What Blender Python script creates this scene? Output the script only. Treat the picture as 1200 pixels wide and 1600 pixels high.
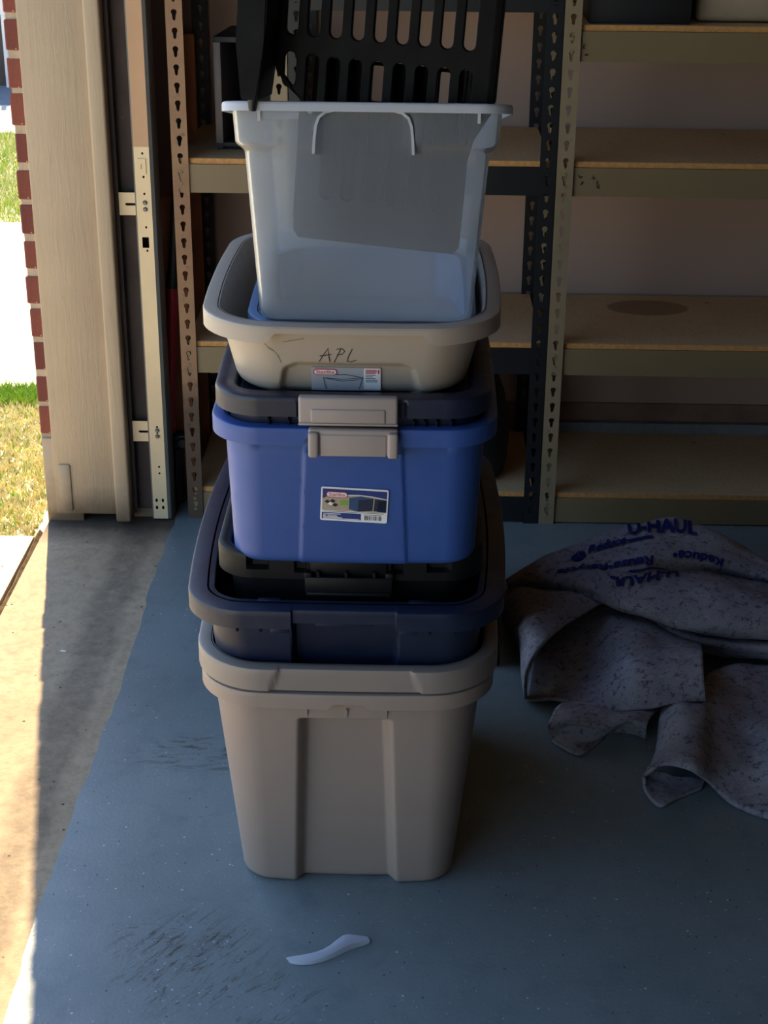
import bpy, bmesh, math, random
from mathutils import Matrix, Vector
random.seed(7)
scene = bpy.context.scene
for o in list(bpy.data.objects):
    bpy.data.objects.remove(o)
COL = scene.collection
R = math.radians

# ------------------------------------------------------------------ camera
CAM_PITCH, CAM_YAW, CAM_ROLL = R(24.2), R(1.05), R(0.52)
cam_d = bpy.data.cameras.new('camera')
cam = bpy.data.objects.new('camera', cam_d)
COL.objects.link(cam)
fwd = Vector((-math.sin(CAM_YAW) * math.cos(CAM_PITCH), math.cos(CAM_YAW) * math.cos(CAM_PITCH), -math.sin(CAM_PITCH)))
rt = Vector((math.cos(CAM_YAW), math.sin(CAM_YAW), 0))
up = rt.cross(fwd)
rt2 = rt * math.cos(CAM_ROLL) + up * math.sin(CAM_ROLL)
up2 = up * math.cos(CAM_ROLL) - rt * math.sin(CAM_ROLL)
M = Matrix((rt2, up2, -fwd)).transposed().to_4x4()
M.translation = Vector((0, 0, 1.70))
cam.matrix_world = M
cam_d.sensor_fit = 'HORIZONTAL'
cam_d.sensor_width = 36.0
cam_d.lens = 2480 / 1200 * 36.0
cam_d.clip_start = 0.05
cam_d.clip_end = 400
scene.camera = cam

# ------------------------------------------------------------------ sky, sun, exposure
SUN_DIR = Vector((-0.1915, 0.9626, 0)).normalized()     # horizontal direction towards the sun
SUN_EL = R(47)
world = bpy.data.worlds.new('World')
scene.world = world
world.use_nodes = True
wn = world.node_tree
wn.nodes.clear()
sky = wn.nodes.new('ShaderNodeTexSky')
sky.sky_type = 'NISHITA'
sky.sun_disc = False
sky.dust_density = 0.4
sky.ozone_density = 3.2
sky.sun_elevation = SUN_EL
sky.sun_rotation = math.atan2(SUN_DIR.x, SUN_DIR.y)
bg = wn.nodes.new('ShaderNodeBackground')
bg.inputs['Strength'].default_value = 0.54
wo = wn.nodes.new('ShaderNodeOutputWorld')
wn.links.new(sky.outputs[0], bg.inputs[0])
wn.links.new(bg.outputs[0], wo.inputs[0])
sun_d = bpy.data.lights.new('sun', 'SUN')
sun_d.energy = 14.0
sun_d.angle = R(0.53)
sun_d.color = (1.0, 0.82, 0.53)
sun = bpy.data.objects.new('sun', sun_d)
COL.objects.link(sun)
to_sun = Vector((SUN_DIR.x * math.cos(SUN_EL), SUN_DIR.y * math.cos(SUN_EL), math.sin(SUN_EL)))
sun.rotation_euler = to_sun.to_track_quat('Z', 'Y').to_euler()
sun.location = (-3, 8, 8)
vs = scene.view_settings
vs.view_transform = 'Standard'
vs.look = 'None'
vs.exposure = -0.25
vs.gamma = 1.0
vs.use_curve_mapping = False

# ------------------------------------------------------------------ helpers
def tag(o, label=None, cat=None, group=None, kind=None):
    if label: o['label'] = label
    if cat: o['category'] = cat
    if group: o['group'] = group
    if kind: o['kind'] = kind
    return o

def thing(name, loc=(0, 0, 0), rot=(0, 0, 0), **k):
    o = bpy.data.objects.new(name, None)
    o.empty_display_size = 0.05
    COL.objects.link(o)
    o.location = loc
    o.rotation_euler = rot
    return tag(o, **k)

def link(name, me, mat, parent=None, smooth=None, loc=None, rot=None):
    o = bpy.data.objects.new(name, me)
    COL.objects.link(o)
    if mat is not None and len(me.materials) == 0:
        me.materials.append(mat)
    if parent is not None:
        o.parent = parent
    if loc is not None: o.location = loc
    if rot is not None: o.rotation_euler = rot
    if smooth:
        smooth_mesh(me, smooth)
    return o

def smooth_mesh(me, ang=35):
    bm = bmesh.new()
    bm.from_mesh(me)
    a = R(ang)
    for f in bm.faces: f.smooth = True
    for e in bm.edges:
        if len(e.link_faces) == 2:
            e.smooth = e.calc_face_angle(0) < a
        else:
            e.smooth = False
    bm.to_mesh(me)
    bm.free()

def bm_mesh(bm, name, recalc=True):
    if recalc:
        bmesh.ops.recalc_face_normals(bm, faces=bm.faces)
    me = bpy.data.meshes.new(name)
    bm.to_mesh(me)
    bm.free()
    return me

def bx(bm, x0, x1, y0, y1, z0, z1):
    v = [bm.verts.new(p) for p in ((x0, y0, z0), (x1, y0, z0), (x1, y1, z0), (x0, y1, z0), (x0, y0, z1), (x1, y0, z1), (x1, y1, z1), (x0, y1, z1))]
    for q in ((0, 3, 2, 1), (4, 5, 6, 7), (0, 1, 5, 4), (1, 2, 6, 5), (2, 3, 7, 6), (3, 0, 4, 7)):
        bm.faces.new([v[i] for i in q])
    return v

def box_mesh(name, x0, x1, y0, y1, z0, z1, bev=0.0, seg=2):
    bm = bmesh.new()
    bx(bm, x0, x1, y0, y1, z0, z1)
    if bev:
        bmesh.ops.bevel(bm, geom=bm.edges[:], offset=bev, segments=seg, profile=0.5, affect='EDGES')
    me = bm_mesh(bm, name)
    if bev: smooth_mesh(me, 40)
    return me

def box(name, dims, mat, parent=None, bev=0.0, seg=2, loc=None, rot=None):
    return link(name, box_mesh(name, *dims, bev=bev, seg=seg), mat, parent, loc=loc, rot=rot)

def plate(name, outer, holes, th, bev=0.0, res=2):
    """flat sheet with real holes in the XZ plane; front at y=-th/2"""
    cu = bpy.data.curves.new(name, 'CURVE')
    cu.dimensions = '2D'
    cu.fill_mode = 'BOTH'
    cu.extrude = max(th / 2 - bev, 1e-5)
    cu.bevel_depth = bev
    cu.bevel_resolution = res
    cu.offset = -bev
    for poly in [outer] + holes:
        s = cu.splines.new('POLY')
        s.points.add(len(poly) - 1)
        for p, q in zip(s.points, poly): p.co = (q[0], q[1], 0, 1)
        s.use_cyclic_u = True
    o = bpy.data.objects.new(name, cu)
    COL.objects.link(o)
    me = bpy.data.meshes.new_from_object(o)
    bpy.data.objects.remove(o)
    bpy.data.curves.remove(cu)
    me.transform(Matrix.Rotation(R(90), 4, 'X'))
    me.name = name
    return me

def text_mesh(s, size, ext=0.0002, align='CENTER', shear=0.0, bold=0.0):
    cu = bpy.data.curves.new('lettering', 'FONT')
    cu.body = s
    cu.size = size
    cu.extrude = ext
    cu.align_x = align
    cu.align_y = 'CENTER'
    cu.shear = shear
    cu.offset = bold
    cu.resolution_u = 2
    o = bpy.data.objects.new('lettering', cu)
    COL.objects.link(o)
    me = bpy.data.meshes.new_from_object(o)
    bpy.data.objects.remove(o)
    bpy.data.curves.remove(cu)
    me.transform(Matrix.Rotation(R(90), 4, 'X'))
    me.name = 'lettering'
    return me

def capsule(cx, cz, w, h, n=6):
    """upright slot outline with round ends"""
    r = w / 2
    pts = []
    for i in range(n + 1):
        a = math.pi * i / n
        pts.append((cx + r * math.cos(a), cz + h / 2 - r + r * math.sin(a)))
    for i in range(n + 1):
        a = math.pi + math.pi * i / n
        pts.append((cx + r * math.cos(a), cz - h / 2 + r + r * math.sin(a)))
    return pts

def rrect2(cx, cz, w, h, r, n=4):
    pts = []
    for sx, sz, a0 in ((1, 1, 0), (-1, 1, 90), (-1, -1, 180), (1, -1, 270)):
        for i in range(n + 1):
            a = R(a0 + 90 * i / n)
            pts.append((cx + sx * (w / 2 - r) + r * math.cos(a), cz + sz * (h / 2 - r) + r * math.sin(a)))
    return pts

def tube(name, pts, rad, mat, parent=None, n=10):
    bm = bmesh.new()
    rings = []
    for i, p in enumerate(pts):
        p = Vector(p)
        a = Vector(pts[max(i - 1, 0)]); b = Vector(pts[min(i + 1, len(pts) - 1)])
        d = (b - a).normalized()
        u = d.cross(Vector((0, 1, 0.01))).normalized()
        w = d.cross(u)
        r = rad[i] if isinstance(rad, (list, tuple)) else rad
        rings.append([bm.verts.new(p + (u * math.cos(2 * math.pi * k / n) + w * math.sin(2 * math.pi * k / n)) * r) for k in range(n)])
    for a, b in zip(rings, rings[1:]):
        for k in range(n):
            bm.faces.new((a[k], a[(k + 1) % n], b[(k + 1) % n], b[k]))
    bm.faces.new(rings[0]); bm.faces.new(rings[-1])
    return link(name, bm_mesh(bm, name), mat, parent, smooth=50)

def srgb(r, g, b):
    f = lambda c: (c / 255 / 12.92) if c / 255 <= 0.04045 else ((c / 255 + 0.055) / 1.055) ** 2.4
    return (f(r), f(g), f(b), 1)

# ------------------------------------------------------------------ materials
class NT:
    def __init__(s, name):
        s.m = bpy.data.materials.new(name)
        s.m.use_nodes = True
        s.t = s.m.node_tree
        s.b = s.t.nodes['Principled BSDF']
        s.out = s.t.nodes['Material Output']
        s.co = s.n('ShaderNodeTexCoord').outputs['Object']
    def n(s, t, **k):
        x = s.t.nodes.new(t)
        for a, v in k.items(): setattr(x, a, v)
        return x
    def l(s, a, b): s.t.links.new(a, b)
    def map(s, scale=(1, 1, 1), loc=(0, 0, 0), rot=(0, 0, 0)):
        m = s.n('ShaderNodeMapping')
        m.inputs['Scale'].default_value = scale
        m.inputs['Location'].default_value = loc
        m.inputs['Rotation'].default_value = rot
        s.l(s.co, m.inputs['Vector'])
        return m.outputs[0]
    def maptex(s, scale, rot, loc=(0, 0, 0)):
        m = s.n('ShaderNodeMapping', vector_type='TEXTURE')
        m.inputs['Scale'].default_value = scale
        m.inputs['Location'].default_value = loc
        m.inputs['Rotation'].default_value = rot
        s.l(s.co, m.inputs['Vector'])
        return m.outputs[0]
    def noise(s, scale=5, detail=4, rough=0.55, vec=None, dist=0.0):
        x = s.n('ShaderNodeTexNoise')
        x.inputs['Scale'].default_value = scale
        x.inputs['Detail'].default_value = detail
        x.inputs['Roughness'].default_value = rough
        x.inputs['Distortion'].default_value = dist
        s.l(vec if vec is not None else s.co, x.inputs['Vector'])
        return x.outputs['Fac']
    def voro(s, scale, vec=None, feature='F1', out='Distance'):
        x = s.n('ShaderNodeTexVoronoi', feature=feature)
        x.inputs['Scale'].default_value = scale
        s.l(vec if vec is not None else s.co, x.inputs['Vector'])
        return x.outputs[out]
    def ramp(s, fac, a, b, va=0.0, vb=1.0):
        x = s.n('ShaderNodeMapRange')
        x.inputs['From Min'].default_value = a
        x.inputs['From Max'].default_value = b
        x.inputs['To Min'].default_value = va
        x.inputs['To Max'].default_value = vb
        s.l(fac, x.inputs['Value'])
        return x.outputs['Result']
    def math(s, op, a, b=None):
        x = s.n('ShaderNodeMath', operation=op)
        for i, v in enumerate((a, b)):
            if v is None: continue
            if isinstance(v, (int, float)): x.inputs[i].default_value = v
            else: s.l(v, x.inputs[i])
        return x.outputs[0]
    def mix(s, fac, a, b):
        x = s.n('ShaderNodeMix', data_type='RGBA')
        for sock, v in ((x.inputs[0], fac), (x.inputs[6], a), (x.inputs[7], b)):
            if isinstance(v, (int, float)): sock.default_value = v
            elif isinstance(v, tuple): sock.default_value = v
            else: s.l(v, sock)
        return x.outputs[2]
    def bump(s, h, strength=0.2, dist=0.01):
        x = s.n('ShaderNodeBump')
        x.inputs['Strength'].default_value = strength
        x.inputs['Distance'].default_value = dist
        s.l(h, x.inputs['Height'])
        s.l(x.outputs[0], s.b.inputs['Normal'])
    def color(s, c):
        if isinstance(c, tuple): s.b.inputs['Base Color'].default_value = c
        else: s.l(c, s.b.inputs['Base Color'])
    def near(s, loc, scale, a=1.0, b=0.5):
        """1 inside a blob around loc (object space), 0 outside, ragged by noise"""
        v = s.n('ShaderNodeVectorMath', operation='SUBTRACT')
        s.l(s.co, v.inputs[0]); v.inputs[1].default_value = loc
        w = s.n('ShaderNodeVectorMath', operation='MULTIPLY')
        s.l(v.outputs[0], w.inputs[0]); w.inputs[1].default_value = scale
        ln = s.n('ShaderNodeVectorMath', operation='LENGTH')
        s.l(w.outputs[0], ln.inputs[0])
        return s.ramp(ln.outputs['Value'], a, b)

def plain(name, c, rough=0.5, metal=0.0, var=0.12, scale=6, bump=0.0, bscale=60, spec=0.5, dirt=None):
    m = NT(name)
    f = m.noise(scale, 5, 0.6)
    dark = tuple(x * (1 - var) for x in c[:3]) + (1,)
    lite = tuple(min(1, x * (1 + var)) for x in c[:3]) + (1,)
    col = m.mix(m.ramp(f, 0.3, 0.7), dark, lite)
    if dirt:
        d = m.noise(dirt[1], 6, 0.7)
        col = m.mix(m.ramp(d, dirt[2], dirt[3]), col, dirt[0])
    m.color(col)
    m.b.inputs['Roughness'].default_value = rough
    m.b.inputs['Metallic'].default_value = metal
    m.b.inputs['Specular IOR Level'].default_value = spec
    if bump: m.bump(m.noise(bscale, 4, 0.6), bump, 0.005)
    return m.m

def plastic(name, c, rough=0.42, scuff=0.25, scuffcol=None, spec=0.5):
    m = NT(name)
    m.b.inputs['Specular IOR Level'].default_value = spec
    f = m.noise(4, 3, 0.5)
    c2 = tuple(x * 0.9 for x in c[:3]) + (1,)
    col = m.mix(m.ramp(f, 0.3, 0.7), c2, c)
    s = m.noise(55, 8, 0.75, m.map((1, 1, 0.35), rot=(0.3, 0.2, 0.5)))
    sc = scuffcol or tuple(min(1, x * 1.5 + 0.05) for x in c[:3]) + (1,)
    col = m.mix(m.ramp(s, 0.64, 0.78, 0, scuff), col, sc)
    m.color(col)
    m.l(m.ramp(m.noise(30, 5), 0.3, 0.7, rough - 0.05, rough + 0.1), m.b.inputs['Roughness'])
    m.bump(m.noise(350, 2), 0.06, 0.002)
    return m.m

MAT = {}
# painted garage floor: blue-grey enamel with pale chips, dark grit and scuffs
m = NT('floor_paint')
base = m.mix(m.ramp(m.noise(1.6, 5, 0.6), 0.3, 0.7), srgb(110, 122, 122), srgb(130, 141, 140))
base = m.mix(m.ramp(m.noise(14, 6, 0.7), 0.52, 0.72, 0, 0.35), base, srgb(78, 92, 100))
chips = m.math('MULTIPLY', m.ramp(m.voro(40), 0.10, 0.06), m.ramp(m.voro(40, out='Color'), 0.60, 0.64))
base = m.mix(m.math('MULTIPLY', chips, 0.75), base, srgb(206, 210, 212))
chips2 = m.math('MULTIPLY', m.ramp(m.voro(80, m.map(loc=(3, 1, 0))), 0.13, 0.09), m.ramp(m.voro(80, m.map(loc=(3, 1, 0)), out='Color'), 0.58, 0.6))
base = m.mix(m.math('MULTIPLY', chips2, 0.6), base, srgb(190, 196, 200))
grit = m.math('MULTIPLY', m.ramp(m.voro(55, m.map((1, 0.7, 1), (7, 2, 0))), 0.11, 0.07), m.ramp(m.voro(55, m.map((1, 0.7, 1), (7, 2, 0)), out='Color'), 0.54, 0.58))
base = m.mix(m.math('MULTIPLY', grit, 0.8), base, srgb(40, 42, 42))
def scuff_layer(base, loc, sc, rot, thr=0.56):
    st = m.noise(30, 8, 0.8, m.maptex((1.8, 0.4, 1), (0, 0, rot)), 0.9)
    msk = m.math('MULTIPLY', m.ramp(st, thr, thr + 0.1), m.near(loc, sc))
    return m.mix(m.math('MULTIPLY', msk, 1.0), base, srgb(54, 52, 40))
base = scuff_layer(base, (-0.35, 2.02, 0), (6.5, 6.5, 1), 0.9, 0.52)
base = scuff_layer(base, (-0.20, 1.93, 0), (10, 10, 1), 0.9, 0.54)
base = scuff_layer(base, (-0.40, 2.62, 0), (6, 12, 1), 0.1, 0.52)
base = scuff_layer(base, (-0.36, 2.42, 0), (9, 20, 1), 0.1, 0.58)
base = scuff_layer(base, (-0.40, 2.08, 0), (7, 30, 1), 0.12, 0.56)
base = scuff_layer(base, (0.3, 2.0, 0), (2, 2, 1), 0.4, 0.66)
m.color(base)
m.l(m.ramp(m.noise(9, 5), 0.3, 0.7, 0.30, 0.48), m.b.inputs['Roughness'])
m.bump(m.noise(160, 3), 0.12, 0.003)
MAT['floor'] = m.m
# bare concrete
def concrete(name, a, b, stain, band=False):
    m = NT(name)
    col = m.mix(m.ramp(m.noise(3, 6, 0.65), 0.3, 0.7), a, b)
    col = m.mix(m.ramp(m.noise(38, 8, 0.8), 0.46, 0.7, 0, 0.6), col, stain)
    col = m.mix(m.ramp(m.noise(9, 6, 0.7), 0.55, 0.72, 0, 0.35), col, stain)
    col = m.mix(m.math('MULTIPLY', m.ramp(m.voro(38), 0.14, 0.08), m.ramp(m.voro(38, out='Color'), 0.7, 0.74)), col, srgb(48, 42, 36))
    if band:   # tyre-worn dirty strip where the door closes, with its own ragged shape
        sep = m.n('ShaderNodeSeparateXYZ'); m.l(m.co, sep.inputs[0])
        wob = m.math('ADD', sep.outputs['X'], m.ramp(m.noise(7, 4), 0, 1, -0.03, 0.03))
        bnd = m.math('MULTIPLY', m.ramp(wob, -0.745, -0.715), m.ramp(wob, -0.635, -0.66))
        bnd = m.math('MULTIPLY', bnd, m.ramp(m.noise(22, 8, 0.8), 0.32, 0.58, 0.25, 1.0))
        col = m.mix(m.math('MULTIPLY', bnd, 0.6), col, srgb(96, 82, 66))
        wallb = m.ramp(m.math('ADD', sep.outputs['Y'], m.ramp(m.noise(9, 5), 0, 1, -0.06, 0.06)), 3.56, 3.67)
        col = m.mix(m.math('MULTIPLY', wallb, 0.85), col, srgb(62, 48, 36))
    m.color(col)
    m.b.inputs['Roughness'].default_value = 0.85
    m.bump(m.noise(90, 6, 0.7), 0.35, 0.004)
    return m.m
MAT['concrete'] = concrete('bare_concrete', srgb(168, 144, 112), srgb(186, 162, 130), srgb(126, 104, 78), True)
MAT['drive'] = concrete('driveway_concrete', srgb(206, 193, 166), srgb(226, 215, 190), srgb(186, 170, 140))
MAT['stem'] = concrete('stem_wall_concrete', srgb(120, 124, 126), srgb(136, 138, 138), srgb(98, 100, 102))
MAT['dirt'] = plain('joint_dirt', srgb(96, 76, 52), 0.95, var=0.4, scale=60, bump=0.6)
MAT['road'] = concrete('asphalt', srgb(120, 120, 122), srgb(140, 140, 142), srgb(100, 100, 100))
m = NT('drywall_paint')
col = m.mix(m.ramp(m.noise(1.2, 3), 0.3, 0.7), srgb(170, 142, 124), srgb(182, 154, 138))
col = m.mix(m.math('MULTIPLY', m.ramp(m.voro(7), 0.03, 0.015), m.ramp(m.voro(7, out='Color'), 0.6, 0.65)), col, srgb(80, 60, 50))
m.color(col); m.b.inputs['Roughness'].default_value = 0.8
m.bump(m.noise(120, 3), 0.1, 0.003)
MAT['drywall'] = m.m
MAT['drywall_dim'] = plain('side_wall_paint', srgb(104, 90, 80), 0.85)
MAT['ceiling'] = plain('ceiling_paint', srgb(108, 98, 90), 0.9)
MAT['sill'] = plain('sill_wood', srgb(142, 108, 92), 0.8, var=0.2, scale=14)
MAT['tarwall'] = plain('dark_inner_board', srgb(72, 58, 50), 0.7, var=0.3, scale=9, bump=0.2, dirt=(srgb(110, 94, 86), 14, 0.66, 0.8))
# weathered painted jamb
m = NT('jamb_paint')
col = m.mix(m.ramp(m.noise(2.5, 4), 0.3, 0.7), srgb(172, 150, 122), srgb(188, 166, 136))
gr = m.noise(16, 6, 0.7, m.map((4, 4, 0.35)), 0.5)
col = m.mix(m.ramp(gr, 0.60, 0.74, 0, 0.55), col, srgb(150, 122, 98))
sep = m.n('ShaderNodeSeparateXYZ'); m.l(m.co, sep.inputs[0])
low = m.ramp(m.math('ADD', sep.outputs['Z'], m.ramp(m.noise(11, 5), 0, 1, -0.07, 0.07)), 0.11, 0.02)
col = m.mix(m.math('MULTIPLY', low, 0.8), col, srgb(96, 74, 50))
m.color(col); m.b.inputs['Roughness'].default_value = 0.55
m.bump(gr, 0.35, 0.004)
MAT['jamb'] = m.m
m = NT('brick_red')
info = m.n('ShaderNodeObjectInfo')
col = m.mix(info.outputs['Random'], srgb(110, 58, 48), srgb(136, 74, 58))
col = m.mix(m.ramp(m.noise(40, 5), 0.55, 0.75, 0, 0.5), col, srgb(96, 58, 54))
col = m.mix(m.ramp(m.noise(70, 3), 0.70, 0.74), col, srgb(210, 190, 166))
m.color(col); m.b.inputs['Roughness'].default_value = 0.9
m.bump(m.noise(120, 5), 0.4, 0.004)
MAT['brick'] = m.m
MAT['mortar'] = plain('mortar', srgb(186, 164, 136), 0.95, var=0.2, scale=30, bump=0.5)
MAT['galv'] = plain('galvanised_steel', srgb(226, 204, 164), 0.45, 0.25, var=0.1, scale=5, dirt=(srgb(90, 76, 60), 60, 0.68, 0.76))
MAT['galv_warm'] = plain('warm_tan_steel', srgb(208, 164, 124), 0.55, 0.05, var=0.06, scale=5)  # warmer tan for the upper length of the track
MAT['galv_edge'] = plain('galvanised_edge', srgb(120, 120, 116), 0.5, 0.5)
MAT['post_tan'] = plain('tan_enamel', srgb(138, 122, 94), 0.5, 0.0, var=0.12, scale=9, dirt=(srgb(92, 60, 40), 34, 0.62, 0.74))
m = NT('tan_enamel_dark_low')
col = m.mix(m.ramp(m.noise(9, 5), 0.3, 0.7), srgb(136, 98, 68), srgb(156, 120, 84))
col = m.mix(m.ramp(m.noise(34, 5), 0.6, 0.74), col, srgb(92, 58, 38))
sep = m.n('ShaderNodeSeparateXYZ'); m.l(m.co, sep.inputs[0])
lo = m.ramp(m.math('ADD', sep.outputs['Z'], m.ramp(m.noise(16, 5), 0, 1, -0.1, 0.1)), 0.40, 0.30)  # post colour turns darker towards the bottom, with an uneven edge
col = m.mix(m.math('MULTIPLY', lo, 0.85), col, srgb(52, 42, 34))
m.color(col); m.b.inputs['Roughness'].default_value = 0.55
MAT['post_dark_low'] = m.m
MAT['beam_tan'] = plain('olive_tan_enamel', srgb(128, 110, 78), 0.5, var=0.08, scale=3)
MAT['black_steel'] = plain('black_enamel', srgb(22, 23, 25), 0.45, var=0.3, dirt=(srgb(60, 60, 62), 40, 0.68, 0.78))
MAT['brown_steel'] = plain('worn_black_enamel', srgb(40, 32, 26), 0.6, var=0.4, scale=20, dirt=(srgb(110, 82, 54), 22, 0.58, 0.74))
m = NT('particle_board')
col = m.mix(m.ramp(m.noise(3, 4), 0.3, 0.7), srgb(196, 164, 118), srgb(212, 180, 134))
col = m.mix(m.ramp(m.noise(180, 3, 0.7), 0.5, 0.7, 0, 0.5), col, srgb(140, 106, 66))
stain = m.near((0.27, 0.31, 0), (9, 14, 0), 1.0, 0.9)
info = m.n('ShaderNodeObjectInfo')
col = m.mix(m.math('MULTIPLY', stain, m.math('MULTIPLY', info.outputs['Alpha'], 0.6)), col, srgb(104, 78, 44))
spots = m.math('MULTIPLY', m.ramp(m.voro(11), 0.09, 0.05), m.ramp(m.voro(11, out='Color'), 0.74, 0.78))
col = m.mix(m.math('MULTIPLY', spots, 0.7), col, srgb(70, 50, 30))
m.color(col); m.b.inputs['Roughness'].default_value = 0.8
m.bump(m.noise(260, 2), 0.1, 0.002)
MAT['board'] = m.m
MAT['board_edge'] = plain('sawn_board_edge', srgb(196, 142, 80), 0.8, var=0.2, scale=90)
MAT['plank'] = plain('rough_lumber', srgb(192, 122, 80), 0.8, var=0.25, scale=10, bump=0.2)
MAT['grey_tote'] = plastic('warm_grey_plastic', srgb(160, 141, 126), 0.42, 0.2, srgb(196, 190, 182))
MAT['grey_tote2'] = plastic('mid_grey_plastic', srgb(146, 133, 121), 0.38, 0.15)
MAT['grey_tub'] = plastic('light_grey_plastic', srgb(174, 160, 144), 0.36, 0.3, srgb(120, 104, 88))
MAT['navy'] = plastic('navy_plastic', srgb(27, 34, 56), 0.36, 0.2, srgb(96, 92, 98))
MAT['navy_lid'] = plastic('navy_lid_plastic', srgb(30, 36, 56), 0.36, 0.15, srgb(90, 90, 100))
MAT['blue'] = plastic('royal_blue_plastic', srgb(52, 84, 152), 0.40, 0.05)
MAT['black_plastic'] = plastic('black_plastic', srgb(20, 20, 21), 0.45, 0.08, srgb(80, 80, 80), spec=0.25)
MAT['table_plastic'] = plastic('black_resin', srgb(12, 12, 12), 0.55, 0.03, spec=0.12)
MAT['latch'] = plastic('grey_latch_plastic', srgb(166, 152, 144), 0.42, 0.1)
MAT['tray'] = plastic('slate_blue_plastic', srgb(86, 120, 156), 0.36, 0.1)
# translucent polypropylene
m = NT('clear_polypropylene')
m.t.nodes.remove(m.b)
refr = m.n('ShaderNodeBsdfRefraction'); refr.inputs['IOR'].default_value = 1.10; refr.inputs['Roughness'].default_value = 0.16
refr.inputs['Color'].default_value = (0.93, 0.95, 0.97, 1)
trl = m.n('ShaderNodeBsdfTranslucent'); trl.inputs['Color'].default_value = (0.87, 0.92, 0.99, 1)
dif = m.n('ShaderNodeBsdfDiffuse'); dif.inputs['Color'].default_value = (0.87, 0.92, 0.99, 1)
gl = m.n('ShaderNodeBsdfGlossy'); gl.inputs['Roughness'].default_value = 0.25
a1 = m.n('ShaderNodeMixShader'); a1.inputs[0].default_value = 0.5; m.l(trl.outputs[0], a1.inputs[1]); m.l(dif.outputs[0], a1.inputs[2])
haze = m.ramp(m.noise(3, 5), 0.3, 0.7, 0.15, 0.22)
a2 = m.n('ShaderNodeMixShader'); m.l(haze, a2.inputs[0]); m.l(refr.outputs[0], a2.inputs[1]); m.l(a1.outputs[0], a2.inputs[2])
fr = m.n('ShaderNodeFresnel'); fr.inputs['IOR'].default_value = 1.2
a3 = m.n('ShaderNodeMixShader'); m.l(fr.outputs[0], a3.inputs[0]); m.l(a2.outputs[0], a3.inputs[1]); m.l(gl.outputs[0], a3.inputs[2])
m.l(a3.outputs[0], m.out.inputs['Surface'])
MAT['clear'] = m.m
m = NT('milky_polypropylene')
m.b.inputs['Base Color'].default_value = srgb(214, 218, 226)
m.b.inputs['Roughness'].default_value = 0.35
m.b.inputs['Transmission Weight'].default_value = 0.35
m.b.inputs['IOR'].default_value = 1.2
MAT['milky'] = m.m
# felted recycled blanket
m = NT('felt')
col = m.mix(m.ramp(m.noise(5, 5), 0.3, 0.7), srgb(128, 124, 130), srgb(158, 152, 156))
col = m.mix(m.ramp(m.noise(60, 6, 0.85), 0.53, 0.60, 0, 0.8), col, srgb(58, 56, 66))
col = m.mix(m.ramp(m.noise(75, 5, 0.85, m.map(loc=(4, 4, 4))), 0.58, 0.64, 0, 0.8), col, srgb(176, 166, 170))
m.color(col); m.b.inputs['Roughness'].default_value = 0.95
m.b.inputs['Specular IOR Level'].default_value = 0.1
m.bump(m.noise(150, 6, 0.8), 0.6, 0.004)
MAT['felt'] = m.m
MAT['felt_print'] = plain('blue_print', srgb(48, 58, 126), 0.95, var=0.25, scale=120, spec=0.1)
MAT['red_pole'] = plain('red_enamel', srgb(168, 36, 46), 0.4)
MAT['black_rubber'] = plain('black_rubber', srgb(26, 25, 26), 0.5)
MAT['chrome'] = plain('bright_tip', srgb(200, 200, 205), 0.3, 0.8)
MAT['grass_dry'] = plain('dry_grass', srgb(224, 212, 160), 0.9, var=0.25, scale=25)
MAT['grass_green'] = plain('green_grass', srgb(150, 180, 62), 0.9, var=0.25, scale=20)
MAT['soil'] = plain('lawn_soil', srgb(226, 212, 172), 0.95, var=0.3, scale=12)
MAT['fence'] = plain('dark_fence_wood', srgb(84, 70, 62), 0.8, var=0.3)
MAT['white_paint'] = plain('white_paint', srgb(226, 224, 218), 0.5)
MAT['ink'] = plain('black_ink', srgb(46, 38, 34), 0.8)
MAT['paper'] = plain('label_paper', srgb(236, 234, 232), 0.45, var=0.03)
MAT['paper_grey'] = plain('label_film', srgb(172, 174, 178), 0.4, var=0.04)
MAT['logo_red'] = plain('logo_red', srgb(186, 44, 58), 0.5)
MAT['logo_white'] = plain('logo_white', srgb(240, 224, 222), 0.5)
MAT['print_navy'] = plain('print_navy', srgb(34, 56, 120), 0.5)
MAT['print_tub'] = plain('print_tub_blue', srgb(48, 76, 116), 0.5)
MAT['print_tub_dark'] = plain('print_tub_dark', srgb(26, 38, 62), 0.5)
MAT['print_wood'] = plain('print_tan', srgb(176, 160, 138), 0.5, var=0.15, scale=300)
MAT['print_green'] = plain('print_green', srgb(132, 168, 70), 0.5)
MAT['beige_bin'] = plain('beige_plastic', srgb(168, 148, 122), 0.5)
MAT['dark_box'] = plain('black_cardboard', srgb(24, 24, 26), 0.6)
MAT['grey_panel'] = plain('grey_plastic_panel', srgb(110, 100, 96), 0.5)

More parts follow.
